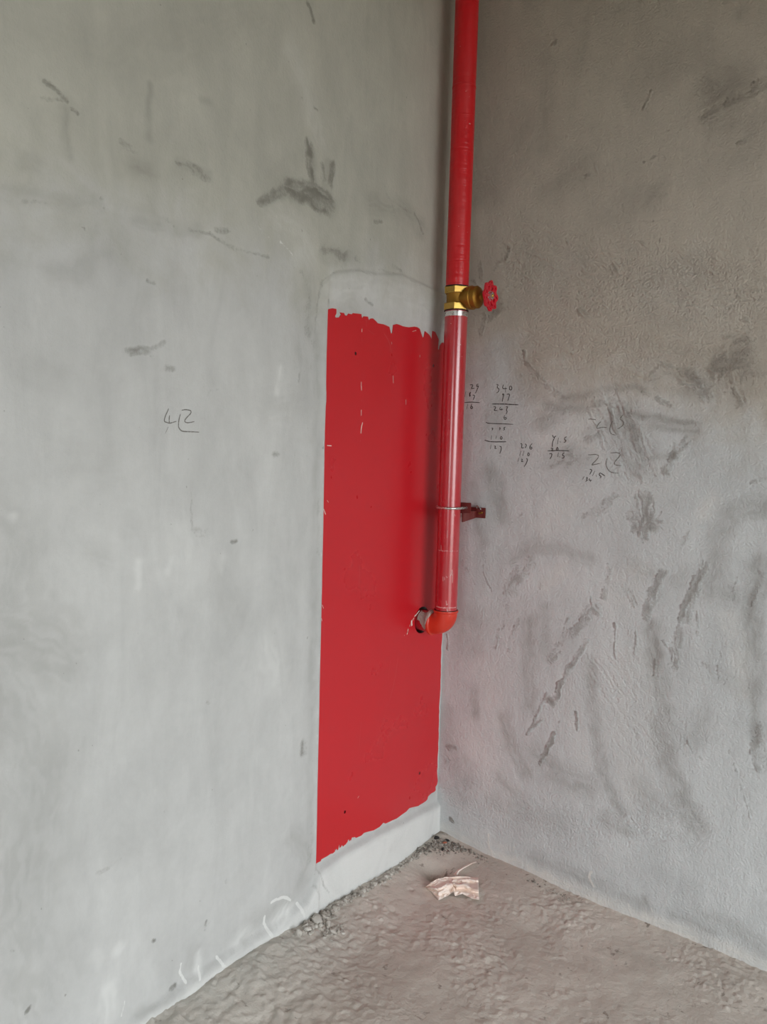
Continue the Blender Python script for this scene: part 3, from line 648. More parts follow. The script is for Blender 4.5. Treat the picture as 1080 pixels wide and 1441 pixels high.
pxs = top + right + bot + left
for i, (x0, y0) in enumerate(pxs):
    x1, y1 = pxs[(i + 1) % len(pxs)]
    outline_px.append((x0, y0))
    L = math.hypot(x1 - x0, y1 - y0)
    for k in range(1, int(L / 6)):
        t = k / int(L / 6)
        outline_px.append((x0 + (x1 - x0) * t + random.uniform(-.45, .45), y0 + (y1 - y0) * t + random.uniform(-.45, .45)))
outl = [wall_pt('L', *p) for p in outline_px]
circ = lambda cx, cy, rx, ry, n: [(cx + rx * math.cos(2 * math.pi * k / n), cy + ry * math.sin(2 * math.pi * k / n)) for k in range(n)]
loops = [[(-max(a, 0.0015), z) for a, z in outl], circ(PIPE_Y, ELBOW_Z, 0.0465, 0.0465, 40)]
for a, z in SCREWS:
    loops.append(circ(-a, z, 0.0048, 0.0052, 12))
me = plate_from_outline('cabinet_back_panel', loops, 0.0016)
# local (x, y, thickness) -> world (x = thickness, y, z)
me.transform(Matrix(((0, 0, 1, 0.0004), (1, 0, 0, 0), (0, 1, 0, 0), (0, 0, 0, 1))))
me.polygons.foreach_set('use_smooth', [False] * len(me.polygons))
panel = link('cabinet_back_panel', me, M['panel'])
tag(panel, 'tall red painted steel sheet with ragged plaster edges set in the left wall', 'metal panel')

def ribbons(name, wall, strokes, mat, parent, width=1.4, lift=0.0007, at=None):
    """Thin flat strokes laid on a wall; strokes are lists of photo pixels."""
    bm = bmesh.new()
    for st in strokes:
        w = width
        if isinstance(st, tuple) and isinstance(st[0], list): st, w = st
        q = [Vector(wall_pt(wall, *p)) for p in st]
        # rounder pencil turns: subdivide once with Chaikin
        if len(q) > 2:
            for _ in range(2):
                r = [q[0]]
                for a, b in zip(q[:-1], q[1:]): r += [a * .75 + b * .25, a * .25 + b * .75]
                q = r + [q[-1]]
        rows = []
        for i, p in enumerate(q):
            t = (q[min(i + 1, len(q) - 1)] - q[max(i - 1, 0)])
            if t.length < 1e-7: continue
            t.normalize(); nn = Vector((-t.y, t.x))
            k = i / max(1, len(q) - 1); hw = w * 0.0021 / 2 * (1 - 0.5 * abs(2 * k - 1) ** 4)
            row = []
            for s in (-1, 1):
                a, z = p + nn * hw * s
                h = (surf(wall, a, z) if at is None else at) + lift
                row.append(bm.verts.new((h, -a, z) if wall == 'L' else (a, -h, z)))
            rows.append(row)
        for a, b in zip(rows[:-1], rows[1:]): bm.faces.new((a[0], a[1], b[1], b[0]))
    me = bpy.data.meshes.new(name); bm.to_mesh(me); bm.free()
    o = link(name, me, mat, parent)
    o.matrix_parent_inverse = Matrix()
    # face the room
    nrm = Vector((1, 0, 0)) if wall == 'L' else Vector((0, -1, 0))
    for p in me.polygons:
        if p.normal.dot(nrm) < 0: p.flip()
    return o
Q = crop(420, 400, 4.5)
for st, w in [([(401, 282), (400, 303)], 1.8), ([(400, 340), (402, 372)], .7), ([(397, 618), (396, 645)], 1.6), ([(397, 645), (398, 672)], 2.2), ([(397, 732), (397, 742)], .9), ([(397, 795), (396, 832)], 2.0), ([(405, 875), (398, 900), (394, 945)], 1.6), ([(391, 985), (390, 1000)], .8),
              ([(598, 578), (600, 627)], 1.6), ([(679, 730), (680, 762)], 1.8), ([(768, 448), (768, 462)], 2.2), ([(180, 1021), (208, 1023)], 1.8), ([(776, 960), (774, 1045)], .9), ([(540, 310), (575, 365), (590, 442)], .8), ([(440, 290), (478, 318)], .7), ([(712, 380), (712, 440)], .7), ([(775, 610), (772, 680)], .7), ([(720, 300), (745, 292)], 1.2), ([(588, 365), (590, 380)], 1.4), ([(428, 225), (430, 270)], .9)]:
    ribbons('paint_scratch', 'L', [(Q(st), w)], M['drip' if w > 1 else 'scratch'], panel, at=0.0012, lift=0.0004)
for st, w in [([(455, 716), (458, 724)], 2.4), ([(460, 704), (462, 707)], 1.4), ([(508, 1015), (505, 1055)], .7), ([(560, 925), (555, 960), (548, 985)], .7), ([(549, 930), (546, 958)], .6), ([(545, 990), (530, 1050)], .5), ([(505, 1120), (503, 1123)], 1.6), ([(453, 851), (455, 856)], 1.5), ([(452, 870), (453, 874)], 1.3), ([(506, 795), (505, 830)], .7), ([(600, 800), (602, 812)], .8)]:
    ribbons('paint_scratch', 'L', [(st, w)], M['drip' if w > 1 else 'scratch'], panel, at=0.0012, lift=0.0004)
D = crop(560, 830, 9)
for st, w in [([(272, 262), (240, 300), (215, 335)], 1.6), ([(215, 318), (205, 340)], 2.6), ([(200, 355), (185, 385)], 2.2), ([(172, 385), (170, 425), (176, 455)], 3.6), ([(150, 440), (146, 465)], 1.4), ([(127, 495), (120, 545)], 3.0), ([(122, 530), (112, 565)], 3.4), ([(78, 570), (82, 585)], 1.0)]:
    tag(ribbons('mortar_drip', 'L', [(D(st), w)], M['drip'], panel, at=0.0012, lift=0.0006), 'pale mortar drip beside the pipe hole')

# ------------------------------------------------------------------ pencil writing on the walls
WR, WC, WL = crop(645, 530, 9), crop(760, 570, 7.714), crop(220, 565, 15.43)
def writing(wall, parent, c, strokes, label, width=1.3, faint=False):
    o = ribbons('pencil_writing', wall, [(c(s[0]), s[1]) if isinstance(s, tuple) else c(s) for s in strokes], M['pencil_faint' if faint else 'pencil_dark'], parent, width)
    o['label'] = label
writing('R', wall_right, WR, [
    [(150, 105), (180, 100), (190, 115), (160, 155), (210, 145)], [(258, 95), (235, 100), (235, 130), (262, 110), (245, 160), (215, 215)],
    [(98, 190), (85, 255)], [(165, 195), (140, 215), (160, 245), (140, 250), (160, 195)], [(185, 235), (212, 235), (205, 265), (190, 295)],
    ([(80, 328), (180, 322), (275, 330)], 1.3), [(125, 345), (107, 412)], [(175, 345), (160, 380), (185, 378), (180, 408), (155, 400), (162, 378)]], 'pencilled sum 29, 187, 16 beside the riser')
writing('R', wall_right, WR, [
    [(485, 100), (512, 100), (490, 140), (520, 150), (515, 190), (485, 208)], [(575, 100), (558, 155), (620, 150)], [(602, 130), (598, 195)], [(660, 115), (648, 140), (655, 172), (680, 165), (682, 135), (665, 115)],
    [(570, 210), (560, 235), (582, 215), (570, 265), (558, 318)], [(615, 225), (655, 218), (645, 260), (628, 308)], ([(430, 345), (560, 345), (765, 358)], 1.5),
    [(448, 380), (478, 382), (470, 405), (450, 430), (498, 430)], [(535, 385), (522, 420), (568, 415)], [(555, 395), (548, 432)], [(605, 380), (632, 380), (608, 425), (625, 440), (605, 478)],
    [(590, 490), (578, 520), (590, 545), (612, 535), (605, 515), (585, 520)], ([(350, 575), (375, 592), (520, 595), (700, 605)], 1.2),
    [(425, 655), (445, 650), (430, 680)], [(520, 650), (535, 645), (525, 680)], [(600, 640), (575, 648), (592, 668), (572, 680)],
    [(425, 745), (418, 800)], [(485, 750), (478, 790)], [(545, 755), (530, 780), (548, 798), (562, 775), (545, 755)], ([(335, 805), (420, 828), (610, 825)], 1.4),
    [(418, 860), (410, 920)], [(455, 880), (480, 880), (460, 912), (490, 910)], [(525, 880), (550, 890), (545, 930), (528, 975)]], 'long pencilled subtraction starting 340, 97, 243')
writing('R', wall_right, WR, [
    [(790, 850), (815, 850), (800, 905), (835, 900)], [(850, 850), (870, 870), (850, 905)], [(940, 845), (905, 890), (915, 920), (938, 915), (935, 890), (910, 895)],
    [(800, 940), (780, 1000)], [(838, 940), (820, 1005)], [(890, 960), (880, 985), (890, 1008), (908, 990), (895, 962)], [(770, 1030), (760, 1075)], [(800, 1045), (820, 1045), (800, 1078), (828, 1075)], [(865, 1035), (885, 1050), (860, 1110), (838, 1140)]], 'small pencilled sum 236, 110, 126')
writing('R', wall_right, WC, [
    [(140, 325), (150, 355), (180, 335)], [(165, 350), (140, 400), (138, 455)], [(205, 355), (195, 425)], [(222, 395), (228, 405)], [(295, 345), (272, 352), (270, 380), (290, 382), (280, 402), (262, 405)],
    [(120, 470), (150, 470), (125, 500), (165, 495)], [(195, 455), (180, 480), (185, 498), (205, 480), (192, 455)], ([(85, 497), (200, 492), (320, 497)], 1.3),
    [(105, 530), (135, 525), (130, 555), (112, 585)], [(205, 515), (195, 565)], [(215, 558), (222, 568)], [(270, 520), (250, 528), (248, 550), (270, 552), (262, 575), (240, 578)]], 'pencilled sum 91.5, 20, 71.5')
writing('R', wall_right, WC, [
    [(545, 695), (570, 705), (560, 725), (545, 755)], [(600, 715), (575, 770)], [(612, 765), (618, 775)], [(665, 735), (645, 745), (650, 765), (672, 775), (655, 795)], [(665, 740), (690, 755), (708, 770)],
    [(485, 775), (468, 808)], [(505, 785), (525, 790), (508, 805), (522, 815), (500, 830)], [(545, 795), (535, 815), (565, 820)], [(560, 805), (550, 835)]], 'pencilled figures 71.5 and 134')
writing('R', wall_right, WC, [
    [(525, 540), (560, 540), (600, 535), (645, 545), (635, 580), (555, 655), (600, 645), (660, 632)], [(735, 575), (715, 640), (740, 700), (780, 735), (860, 740)], [(770, 520), (860, 515), (882, 545), (810, 620), (815, 650), (890, 660)],
    [(530, 155), (560, 152), (610, 160)], [(665, 180), (630, 215), (615, 260), (680, 240), (730, 245)], [(795, 170), (765, 230), (762, 290), (785, 318), (830, 328)], [(905, 105), (870, 150), (880, 160)], [(880, 160), (915, 180), (905, 225), (845, 262)]], 'two large faint crayon zone marks on stained plaster', 1.35, True)
writing('L', wall_left, WL, [
    ([(260, 150), (245, 200), (190, 310), (158, 430), (210, 452), (280, 475), (350, 455), (430, 430)], 1.2), ([(282, 300), (270, 390), (275, 470)], 1.2), ([(250, 560), (190, 690)], .8),
    ([(520, 270), (490, 360), (468, 540), (500, 600), (550, 650), (700, 655), (930, 665)], 1.3), ([(545, 190), (630, 175), (700, 185), (755, 205), (740, 270), (640, 360), (600, 430), (650, 465), (740, 455), (825, 435)], 1.3)], 'pencilled zone mark with the figure 4', 1.1, True)

# ------------------------------------------------------------------ red riser pipe with valve, elbow and stub
PX, PY = PIPE_X, PIPE_Y
riser = empty('fire_riser_pipe', (PX, PY, ELBOW_Z))
tag(riser, 'red vertical fire riser pipe with brass valve and elbow in the corner', 'pipe')
bpy.context.view_layer.update()
def part(name, bm, mat, parent, smooth=40, label=None):
    o = from_bm(name, bm, mat, parent, smooth)
    o.matrix_parent_inverse = parent.matrix_world.inverted()
    if label: o['label'] = label
    return o
R0 = 0.0375
Z_VB, Z_VT = 1.8985, 1.9775                       # valve foot and head
bm = bmesh.new(); prof = [(Z_VT - 0.002, R0 - .0015), (Z_VT + .004, R0)]
z = Z_VT + .03
while z < ROOM_Z: prof.append((z, R0 + random.uniform(-.0002, .0002))); z += .05
lathe(bm, (PX, PY, 0), (0, 0, 1), prof + [(ROOM_Z + .03, R0)], 48)
pu = part('upper_pipe', bm, M['pipe_upper'], riser, 50, 'crimson pipe length above the valve')
bm = bmesh.new(); lathe(bm, (PX, PY, 2.602), (0, 0, 1), [(-.004, R0 - .001), (-.002, R0 + .0009), (.002, R0 + .0009), (.004, R0 - .001)], 48)
part('paint_ridge', bm, M['pipe_upper'], pu)
bm = bmesh.new()
lathe(bm, (PX, PY, 0), (0, 0, 1), [(ELBOW_Z + .03, R0), (1.0, R0), (1.3, R0), (1.6, R0), (Z_VB - .018, R0), (Z_VB - .0178, R0 - .0008), (Z_VB, R0 - .0008)], 48)
pl_ = part('lower_pipe', bm, M['pipe_lower'], riser, 50, 'glossy red pipe length below the valve')
bm = bmesh.new(); lathe(bm, (PX, PY, Z_VB), (0, 0, 1), [(-.019, R0 - .001), (-.0185, R0 + .0004), (-.003, R0 + .0004), (-.0025, R0 - .001)], 48)
part('bare_thread', bm, M['zinc'], pl_, 40, 'bare silver thread end under the brass valve')
for zz, th in ((0.921, .0022), (1.112, .001)):
    bm = bmesh.new()
    n0, n1 = (0, 34) if zz > 1 else (0, 44)
    rows = []
    for k in range(n0, n1 + 1):                    # worn pale scuff, front side only
        az = math.radians(-60 - 62 + 124 * k / n1); h = th * random.uniform(.25, 1.0) * (0.2 if random.random() < .18 else 1)
        off = random.uniform(-.0009, .0009)
        rows.append([bm.verts.new((PX + (R0 + .0004) * math.cos(az), PY + (R0 + .0004) * math.sin(az), zz + off + s * h)) for s in (-1, 1)])
    for a, b in zip(rows[:-1], rows[1:]): bm.faces.new((a[0], b[0], b[1], a[1]))
    part('paint_scuff', bm, M['scuff'], pl_)
def pipe_scratch(pts, w=0.0012):
    bm = bmesh.new(); rows = []
    for x, y in pts:                               # lateral fraction of radius, height
        az = math.radians(-60) + math.asin(x)
        rows.append([bm.verts.new((PX + (R0 + .0004) * math.cos(az + s * w / R0 / 2), PY + (R0 + .0004) * math.sin(az + s * w / R0 / 2), y)) for s in (-1, 1)])
    for a, b in zip(rows[:-1], rows[1:]): bm.faces.new((a[0], a[1], b[1], b[0]))
    part('paint_scuff', bm, M['scuff'], pl_)
for p, w in [([(-.35, 1.026), (-.34, 1.010)], .0016), ([(-.22, 1.024), (-.2, 1.014)], .0014), ([(-.08, 1.028), (.0, 1.022), (.05, 1.026)], .0014), ([(.3, 1.028), (.42, 1.05), (.5, 1.035), (.5, 1.005)], .0016), ([(.35, 1.04), (.42, 1.03)], .0014), ([(-.62, 1.13), (-.58, 1.112), (-.45, 1.108)], .0014),
             ([(.0, .945), (.05, .93), (.15, .935)], .0022), ([(.1, .918), (.16, .905)], .003), ([(-.1, 1.18), (-.1, 1.155)], .0009), ([(.45, 1.235), (.55, 1.228)], .0014)]:
    pipe_scratch(p, w)

# elbow
Rb = 0.041; EZ = ELBOW_Z; RE = 0.0395
bm = bmesh.new(); pts, rad = [], []
for zz, r in ((EZ + .0495, RE - .004), (EZ + .0495, RE + .0022), (EZ + .046, RE + .0034), (EZ + .0425, RE + .0022), (EZ + Rb, RE)):
    pts.append((PX, PY, zz)); rad.append(r)
for k in range(1, 16):
    t = math.pi / 2 * k / 16
    pts.append((PX - Rb + Rb * math.cos(t), PY, EZ + Rb - Rb * math.sin(t))); rad.append(RE)
for xx, r in ((PX - Rb, RE), (PX - Rb - .003, RE + .001), (PX - Rb - .005, RE + .0058), (PX - Rb - .011, RE + .0058), (PX - Rb - .013, RE + .0015), (PX - Rb - .013, RE - .005)):
    pts.append((xx, PY, EZ)); rad.append(r)
# ring directions given explicitly so coincident rings do not twist
def rings_tube(bm, pts, dirs, rad, segs=44):
    rr = []
    for p, d, r in zip(pts, dirs, rad):
        d = Vector(d).normalized(); e1 = Vector((0, 1, 0)); e2 = d.cross(e1)
        rr.append([bm.verts.new(Vector(p) + (e1 * math.cos(2 * math.pi * k / segs) + e2 * math.sin(2 * math.pi * k / segs)) * r) for k in range(segs)])
    for i in range(len(rr) - 1):
        for k in range(segs):
            bm.faces.new((rr[i][k], rr[i][(k + 1) % segs], rr[i + 1][(k + 1) % segs], rr[i + 1][k]))
    bm.faces.new(rr[0]); bm.faces.new(rr[-1])
dirs = [(0, 0, -1)] * 5 + [(-math.sin(math.pi / 2 * k / 16), 0, -math.cos(math.pi / 2 * k / 16)) for k in range(1, 16)] + [(-1, 0, 0)] * 6
rings_tube(bm, pts, dirs, rad)
elb = part('elbow', bm, M['elbow'], riser, 50, 'orange red elbow turning into the wall')
bm = bmesh.new(); lathe(bm, (PX, PY, EZ + .049), (0, 0, 1), [(0, R0 - .002), (0, R0 + .0022), (.0022, R0 + .0022), (.0022, R0 - .002)], 44)
part('sealant_ring', bm, M['gasket'], elb, 40, 'dark sealant line round the elbow mouth')
bm = bmesh.new(); lathe(bm, (PX - Rb - .012, PY, EZ), (-1, 0, 0), [(0, .036), (.03, .036), (.06, .036), (.11, .036)], 44)
stub = part('stub_pipe', bm, M['pipe_lower'], riser, 50, 'short red stub entering the hole in the sheet')
bm = bmesh.new()                                   # cement smear over the top of stub and elbow mouth
NI, NJ = 26, 22; grid = []
for i in range(NI + 1):
    u = i / NI; x = 0.004 + u * 0.058
    row = []
    for j in range(NJ + 1):
        v = j / NJ
        lim0 = math.radians(58 - 18 * math.sin(u * 5) - 26 * max(0, u - .6) / .4 + random.uniform(-5, 5)); lim1 = math.radians(-34 + 30 * math.sin(u * 7 + 1) + 62 * max(0, u - .45) / .55 + random.uniform(-6, 6))
        th = lim0 + (lim1 - lim0) * v                # elevation seen from the viewer's side
        r = .0368
        if x > PX - Rb - .0135: r = RE + .0062
        if x > PX - Rb - .004: r = RE + .0018
        r += random.uniform(0, .0012)
        row.append(bm.verts.new((x, PY - r * math.cos(th + .35), EZ + r * math.sin(th + .35))))
    grid.append(row)
for i in range(NI):
    for j in range(NJ): bm.faces.new((grid[i][j], grid[i + 1][j], grid[i + 1][j + 1], grid[i][j + 1]))
part('mortar_smear', bm, M['mortar'], stub, 60, 'grey cement smeared over the stub and elbow mouth')

# brass gate valve
VZ = (Z_VB + Z_VT) / 2
bm = bmesh.new()
ph = math.radians(-70)
def hexring(bm, z0, z1, R, cham):
    n = 6; rows = []
    for zz, k in ((z0, 1 - cham), (z0 + .002, 1.0), (z1 - .002, 1.0), (z1, 1 - cham)):
        rows.append([bm.verts.new((PX + R * k * math.cos(ph + i * math.pi / 3), PY + R * k * math.sin(ph + i * math.pi / 3), zz)) for i in range(n)])
    for a, b in zip(rows[:-1], rows[1:]):
        for i in range(n): bm.faces.new((a[i], a[(i + 1) % n], b[(i + 1) % n], b[i]))
    bm.faces.new(rows[0]); bm.faces.new(rows[-1])
hexring(bm, Z_VB + .002, Z_VB + .024, .0425, .03)
hexring(bm, Z_VT - .024, Z_VT - .002, .0425, .03)
valve = part('gate_valve', bm, M['brass'], riser, 20, 'brass gate valve with hexagonal ends')
bm = bmesh.new()
lathe(bm, (PX, PY, Z_VB + .02), (0, 0, 1), [(0, .036), (.005, .034), (.0195, .0335), (.034, .034), (.039, .036)], 40)
lathe(bm, (PX, PY, VZ), (1, 0, 0), [(.0, .026), (.040, .026), (.048, .028)], 40)
part('valve_body', bm, M['brass_cast'], valve, 40)
bm = bmesh.new()
lathe(bm, (PX, PY, VZ), (1, 0, 0), [(.044, .028), (.046, .0365), (.056, .038), (.060, .038), (.062, .0355), (.078, .0355), (.084, .031), (.088, .020), (.0885, .013), (.098, .012), (.0985, .0095), (.116, .0075)], 44)
part('bonnet', bm, M['brass_cast'], valve, 35, 'dull brass bonnet behind the handwheel')
for zz in (Z_VB - .0005, Z_VT - .0025):
    bm = bmesh.new(); lathe(bm, (PX, PY, zz), (0, 0, 1), [(0, R0 - .002), (0, .0398), (.003, .0398), (.003, R0 - .002)], 40)
    part('sealant_ring', bm, M['gasket'], valve, 30, 'black sealant ring at the valve end')
# handwheel: scalloped rim with eight lobes, a hole in each lobe, windows between spokes
NL = 8
outer = [((.0435 + .0042 * math.cos(NL * t)) * math.cos(t), (.0435 + .0042 * math.cos(NL * t)) * math.sin(t)) for t in [2 * math.pi * k / 128 for k in range(128)]]
loops = [outer]
for k in range(NL):
    t = 2 * math.pi * k / NL
    loops.append(circ(.0405 * math.cos(t), .0405 * math.sin(t), .0046, .0046, 12))
    t0, t1 = t + .12, t + 2 * math.pi / NL - .12
    arc = [(.0325 * math.cos(t0 + (t1 - t0) * i / 6), .0325 * math.sin(t0 + (t1 - t0) * i / 6)) for i in range(7)]
    t0, t1 = t + .26, t + 2 * math.pi / NL - .26
    arc += [(.0185 * math.cos(t1 + (t0 - t1) * i / 4), .0185 * math.sin(t1 + (t0 - t1) * i / 4)) for i in range(5)]
    loops.append(arc)
me = plate_from_outline('handwheel', loops, 0.006, 0.0009)
for v in me.vertices:                              # dish the wheel towards its hub
    r = math.hypot(v.co.x, v.co.y); v.co.z += .006 * max(0, (r - .016) / .03)
WX = PX + .117
me.transform(Matrix(((0, 0, 1, WX), (1, 0, 0, PY), (0, 1, 0, VZ), (0, 0, 0, 1))))
hw = link('handwheel', me, M['wheel'], valve, 40)
hw['label'] = 'red scalloped handwheel'
bm = bmesh.new()
lathe(bm, (WX, PY, VZ), (1, 0, 0), [(.003, .0160), (.0062, .0160), (.0064, .0138), (.0135, .0128)], 6)
part('wheel_nut', bm, M['zinc'], valve, 30, 'silver nut and washer on the handwheel')
bm = bmesh.new(); lathe(bm, (WX, PY, VZ), (1, 0, 0), [(.010, .005), (.0165, .005), (.018, .0035)], 20)
part('stem_tip', bm, M['brass'], valve, 30)

# ------------------------------------------------------------------ wall bracket with U-bolt
BZ = 1.254
br = empty('pipe_bracket', (0.13, 0, 1.233)); bpy.context.view_layer.update()
tag(br, 'dark red angle iron bracket with silver U-bolt clamping the riser to the right wall', 'pipe bracket')
bm = bmesh.new(); box(bm, PX - .058, PX + .058, PY + .0405, PY + .0455, BZ - .018, BZ + .017, .0012)
part('clamp_plate', bm, M['bracket'], br, 30)
bm = bmesh.new(); box(bm, .118, .123, PY + .0455, -.0105, BZ - .050, BZ - .016); box(bm, .084, .1185, PY + .0455, -.0105, BZ - .0205, BZ - .0155)
for v in bm.verts:
    if v.co.y > -.05 and v.co.z < BZ - .03: v.co.z += .010
part('bracket_arm', bm, M['bracket'], br, 30)
bm = bmesh.new(); box(bm, .098, .1565, -.0105, -.0055, BZ - .040, BZ - .004, .001); 
part('wall_plate', bm, M['bracket'], br, 30)
bm = bmesh.new(); ub = []; ru = R0 + .0046
ub.append((PX + ru, PY + .058, BZ)); ub.append((PX + ru, PY + .03, BZ))
for k in range(25):
    t = -math.pi * k / 24; ub.append((PX + ru * math.cos(t), PY + ru * math.sin(t), BZ))
ub += [(PX - ru, PY + .03, BZ), (PX - ru, PY + .058, BZ)]
sweep(bm, ub, .0042, 14)
part('u_bolt', bm, M['zinc'], br, 60, 'bright silver U-bolt round the pipe')
for x, zz in ((.1365, BZ - .023), (.1445, BZ - .021)):
    bm = bmesh.new(); lathe(bm, (x, -.0105, zz), (0, -1, 0), [(0, .0040), (.004, .0040), (.006, .0028)], 14)
    part('anchor_bolt', bm, M['brass'], br, 40, 'brassy anchor bolt tip')
bm = bmesh.new(); sweep(bm, [(.123, -.008, BZ - .008), (.125, -.011, BZ + .002), (.131, -.012, BZ - .001), (.137, -.012, BZ - .006), (.140, -.011, BZ - .010)], .0028, 10)
part('tie_wire', bm, M['zinc'], br, 60, 'short bright wire end on the wall plate')

# ------------------------------------------------------------------ crumpled paper scrap on the floor
PC = crop(580, 1190, 9)
top_e = [(165, 525), (240, 468), (330, 420), (430, 398), (520, 396), (600, 392), (700, 394), (770, 398), (842, 405)]
bot_e = [(172, 534), (255, 610), (340, 690), (440, 640), (528, 588), (545, 637), (640, 612), (760, 668), (852, 682)]
def along(e, t):
    t = t * (len(e) - 1); i = min(int(t), len(e) - 2); k = t - i
    return (e[i][0] * (1 - k) + e[i + 1][0] * k, e[i][1] * (1 - k) + e[i + 1][1] * k)
NU, NV = 72, 30
base = on_floor(640, 1262)
Pp = np.zeros((NU + 1, NV + 1, 3)); rs = np.random.RandomState(5)
for i in range(NU + 1):
    u = i / NU; a, b = along(top_e, u), along(bot_e, u)
    for j in range(NV + 1):
        v = j / NV
        h = 0.030 * (1 - v) * math.sin(math.pi * min(1, u * 1.15 + .05)) ** .6 + 0.004
        if u < .5: h += .010 * math.exp(-((v - .45 + .3 * (u - .25)) / .10) ** 2) + .006 * math.exp(-((v - .8 + .6 * u) / .07) ** 2)
        else: h += .016 * math.exp(-((v - .42 - .25 * (u - .5)) / .09) ** 2) - .010 * math.exp(-((v - .62 - .25 * (u - .5)) / .08) ** 2) + .005 * math.sin(v * 26 + u * 5) * (1 - v)
        h += .010 * math.exp(-((u - .5 - .1 * (v - .5)) / .035) ** 2) * v
        crease = abs(float(fbm(np.array([u * 9.0]), np.array([v * 5.0]), 3, 50)[0])) * .022
        h += min(.006, crease) - .002
        q = ((a[0] * (1 - v) + b[0] * v), (a[1] * (1 - v) + b[1] * v))
        px, py = PC([q])[0]
        p = hit(px, py, 2, base[2] + .003 + max(h, .001)); Pp[i, j] = p
me = grid_mesh('paper_sheet', Pp[:, ::-1])
paper = empty('crumpled_paper', tuple(base)); bpy.context.view_layer.update()
tag(paper, 'crumpled pale paper scrap lying on the brown floor near the corner', 'paper scrap')
o = link('paper_sheet', me, M['paper'], paper, 28); o.matrix_parent_inverse = paper.matrix_world.inverted()
sm = o.modifiers.new('thickness', 'SOLIDIFY'); sm.thickness = .0007
strip = [((548, 392), (520, 356)), ((580, 385), (545, 345)), ((600, 330), (575, 305)), ((660, 290), (640, 268)), ((735, 250), (715, 232)), ((770, 228), (755, 215)), ((822, 215), (815, 196))]
bm = bmesh.new(); rows = []
for k, (a, b) in enumerate(strip):
    row = []
    for t in (0, .5, 1):
        px, py = PC([(a[0] * (1 - t) + b[0] * t, a[1] * (1 - t) + b[1] * t)])[0]
        zz = floor_z(*hit(px, py, 2, .03)[:2]) + .006 + (.016 if k < 3 else .004) + (.005 if t == .5 else 0)
        row.append(bm.verts.new(tuple(hit(px, py, 2, zz))))
    rows.append(row)
for a, b in zip(rows[:-1], rows[1:]):
    for k in (0, 1): bm.faces.new((a[k], a[k + 1], b[k + 1], b[k]))
o = part('torn_strip', bm, M['paper'], paper, 60, 'thin torn strip curling off the scrap')
o.modifiers.new('thickness', 'SOLIDIFY').thickness = .0007

# ------------------------------------------------------------------ mortar crumbs and stones
def stone_bm(bm, c, r, seed, sub=1, flat=.7):
    rs = np.random.RandomState(seed)
    g = bmesh.ops.create_icosphere(bm, subdivisions=sub, radius=1.0)
    sc = rs.uniform(.7, 1.3, 3); sc[2] *= flat
    rot = Matrix.Rotation(rs.uniform(0, 6.28), 3, 'Z') @ Matrix.Rotation(rs.uniform(-.5, .5), 3, 'X')
    ph = rs.uniform(0, 6, 3)
    for v in g['verts']:
        d = v.co.copy(); k = 1 + .25 * math.sin(3 * d.x + ph[0]) * math.sin(2.5 * d.y + ph[1]) + rs.uniform(-.16, .16)
        v.co = rot @ Vector((d.x * sc[0] * k, d.y * sc[1] * k, d.z * sc[2] * k)) * r + Vector(c)
random.seed(12)
bm = bmesh.new(); n = 0
def scatter(a, b, count, spread, rmin, rmax):
    global n
    for _ in range(count):
        t = random.random(); px = a[0] + (b[0] - a[0]) * t + random.gauss(0, spread); py = a[1] + (b[1] - a[1]) * t + abs(random.gauss(0, spread)) * 1.1 + 1
        p = on_floor(px, py); r = rmin + (rmax - rmin) * random.random() ** 2.5
        x = max(p[0], .017 + r * .3) if -p[1] < 1.6 else p[0]; y = min(p[1], -.002 - r * .3)
        stone_bm(bm, (x, y, floor_z(x, y) + r * .25), r, n); n += 1
scatter((432, 1302), (470, 1274), 200, 6, .003, .011)
scatter((470, 1274), (560, 1222), 280, 2.6, .0025, .009)
scatter((562, 1218), (592, 1196), 140, 2.6, .002, .007)
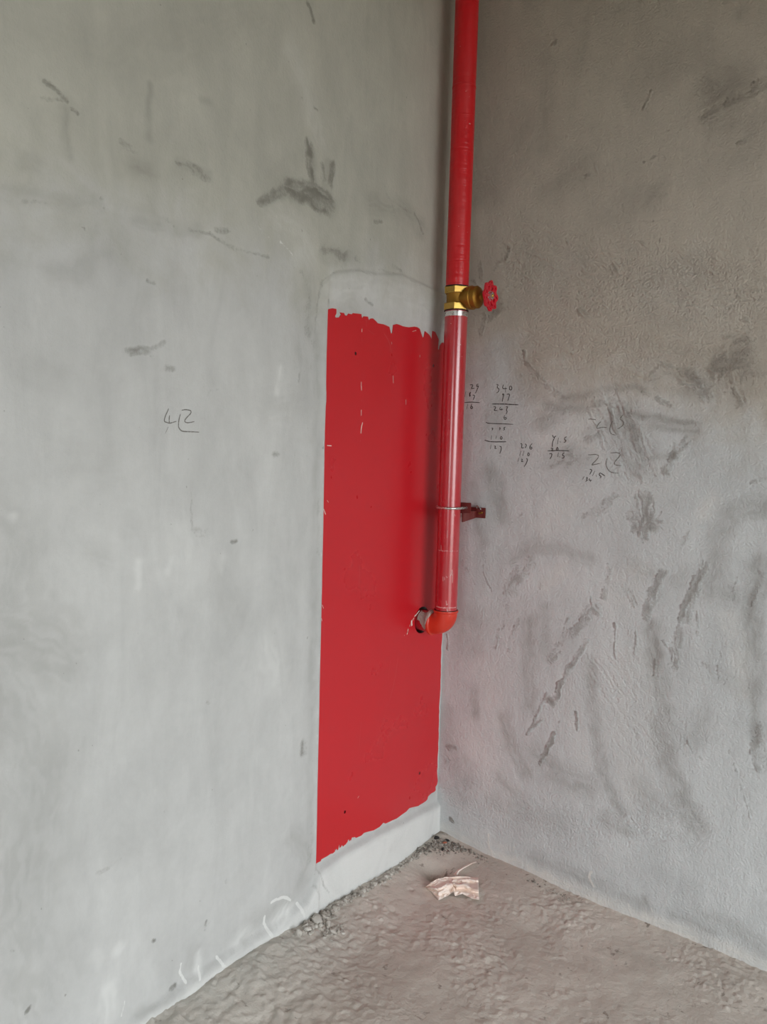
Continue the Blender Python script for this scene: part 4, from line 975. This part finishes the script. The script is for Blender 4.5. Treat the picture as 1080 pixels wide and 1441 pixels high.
scatter((455, 1308), (480, 1300), 90, 5, .002, .007)
crumbs = from_bm('mortar_crumbs', bm, M['crumb'], None, 50)
tag(crumbs, 'loose grey mortar crumbs strewn along the foot of the walls', 'rubble', None, 'stuff')
bm = bmesh.new(); n = 3000
scatter((590, 1196), (617, 1180), 170, 3.5, .002, .008)
scatter((618, 1181), (650, 1192), 190, 4.0, .002, .008)
scatter((612, 1186), (630, 1190), 110, 5.0, .002, .006)
scatter((640, 1184), (690, 1210), 110, 3.5, .0015, .005)
scatter((745, 1234), (800, 1262), 60, 3, .0015, .004)
tag(from_bm('dark_grit', bm, M['grit'], None, 50), 'dark grey grit heaped in the corner where the walls meet', 'rubble', None, 'stuff')
def stone(name, px, py, r, seed, mat, label, cat='stone', flat=.7, group=None):
    p = on_floor(px, py); x = max(p[0], .018 + r * .8); y = min(p[1], -.004 - r * .8)
    b = bmesh.new(); stone_bm(b, (0, 0, 0), r, seed, 2, flat)
    o = from_bm(name, b, M[mat], None, 40); o.location = (x, y, floor_z(x, y) + r * .35)
    return tag(o, label, cat, group)
stone('mortar_lump', 446, 1297, .020, 901, 'crumb_pale', 'largest pale mortar lump among crumbs at the left wall foot', 'mortar lump', .8)
stone('mortar_lump', 462, 1303, .012, 902, 'crumb_pale', 'mortar lump just right of the largest pale lump', 'mortar lump')
stone('mortar_lump', 470, 1312, .010, 903, 'crumb_pale', 'mortar lump lying farthest from the left wall foot', 'mortar lump')
stone('dark_stone', 615, 1180, .009, 904, 'crumb_dark', 'black stone wedged against the left wall in the corner')
stone('dark_stone', 629, 1183, .008, 905, 'crumb_dark', 'flat black stone right of the corner line against right wall', 'stone', .4)
stone('brick_chip', 626, 1187, .007, 906, 'chip', 'small orange brick chip in the corner', 'brick chip', .5)
stone('mortar_lump', 612, 1184, .0065, 907, 'crumb_pale', 'tiny pale mortar lump beside the black corner stone', 'mortar lump')
stone('dark_stone', 623, 1196, .006, 908, 'crumb_dark', 'black stone in front of the brick chip', 'stone', .8)
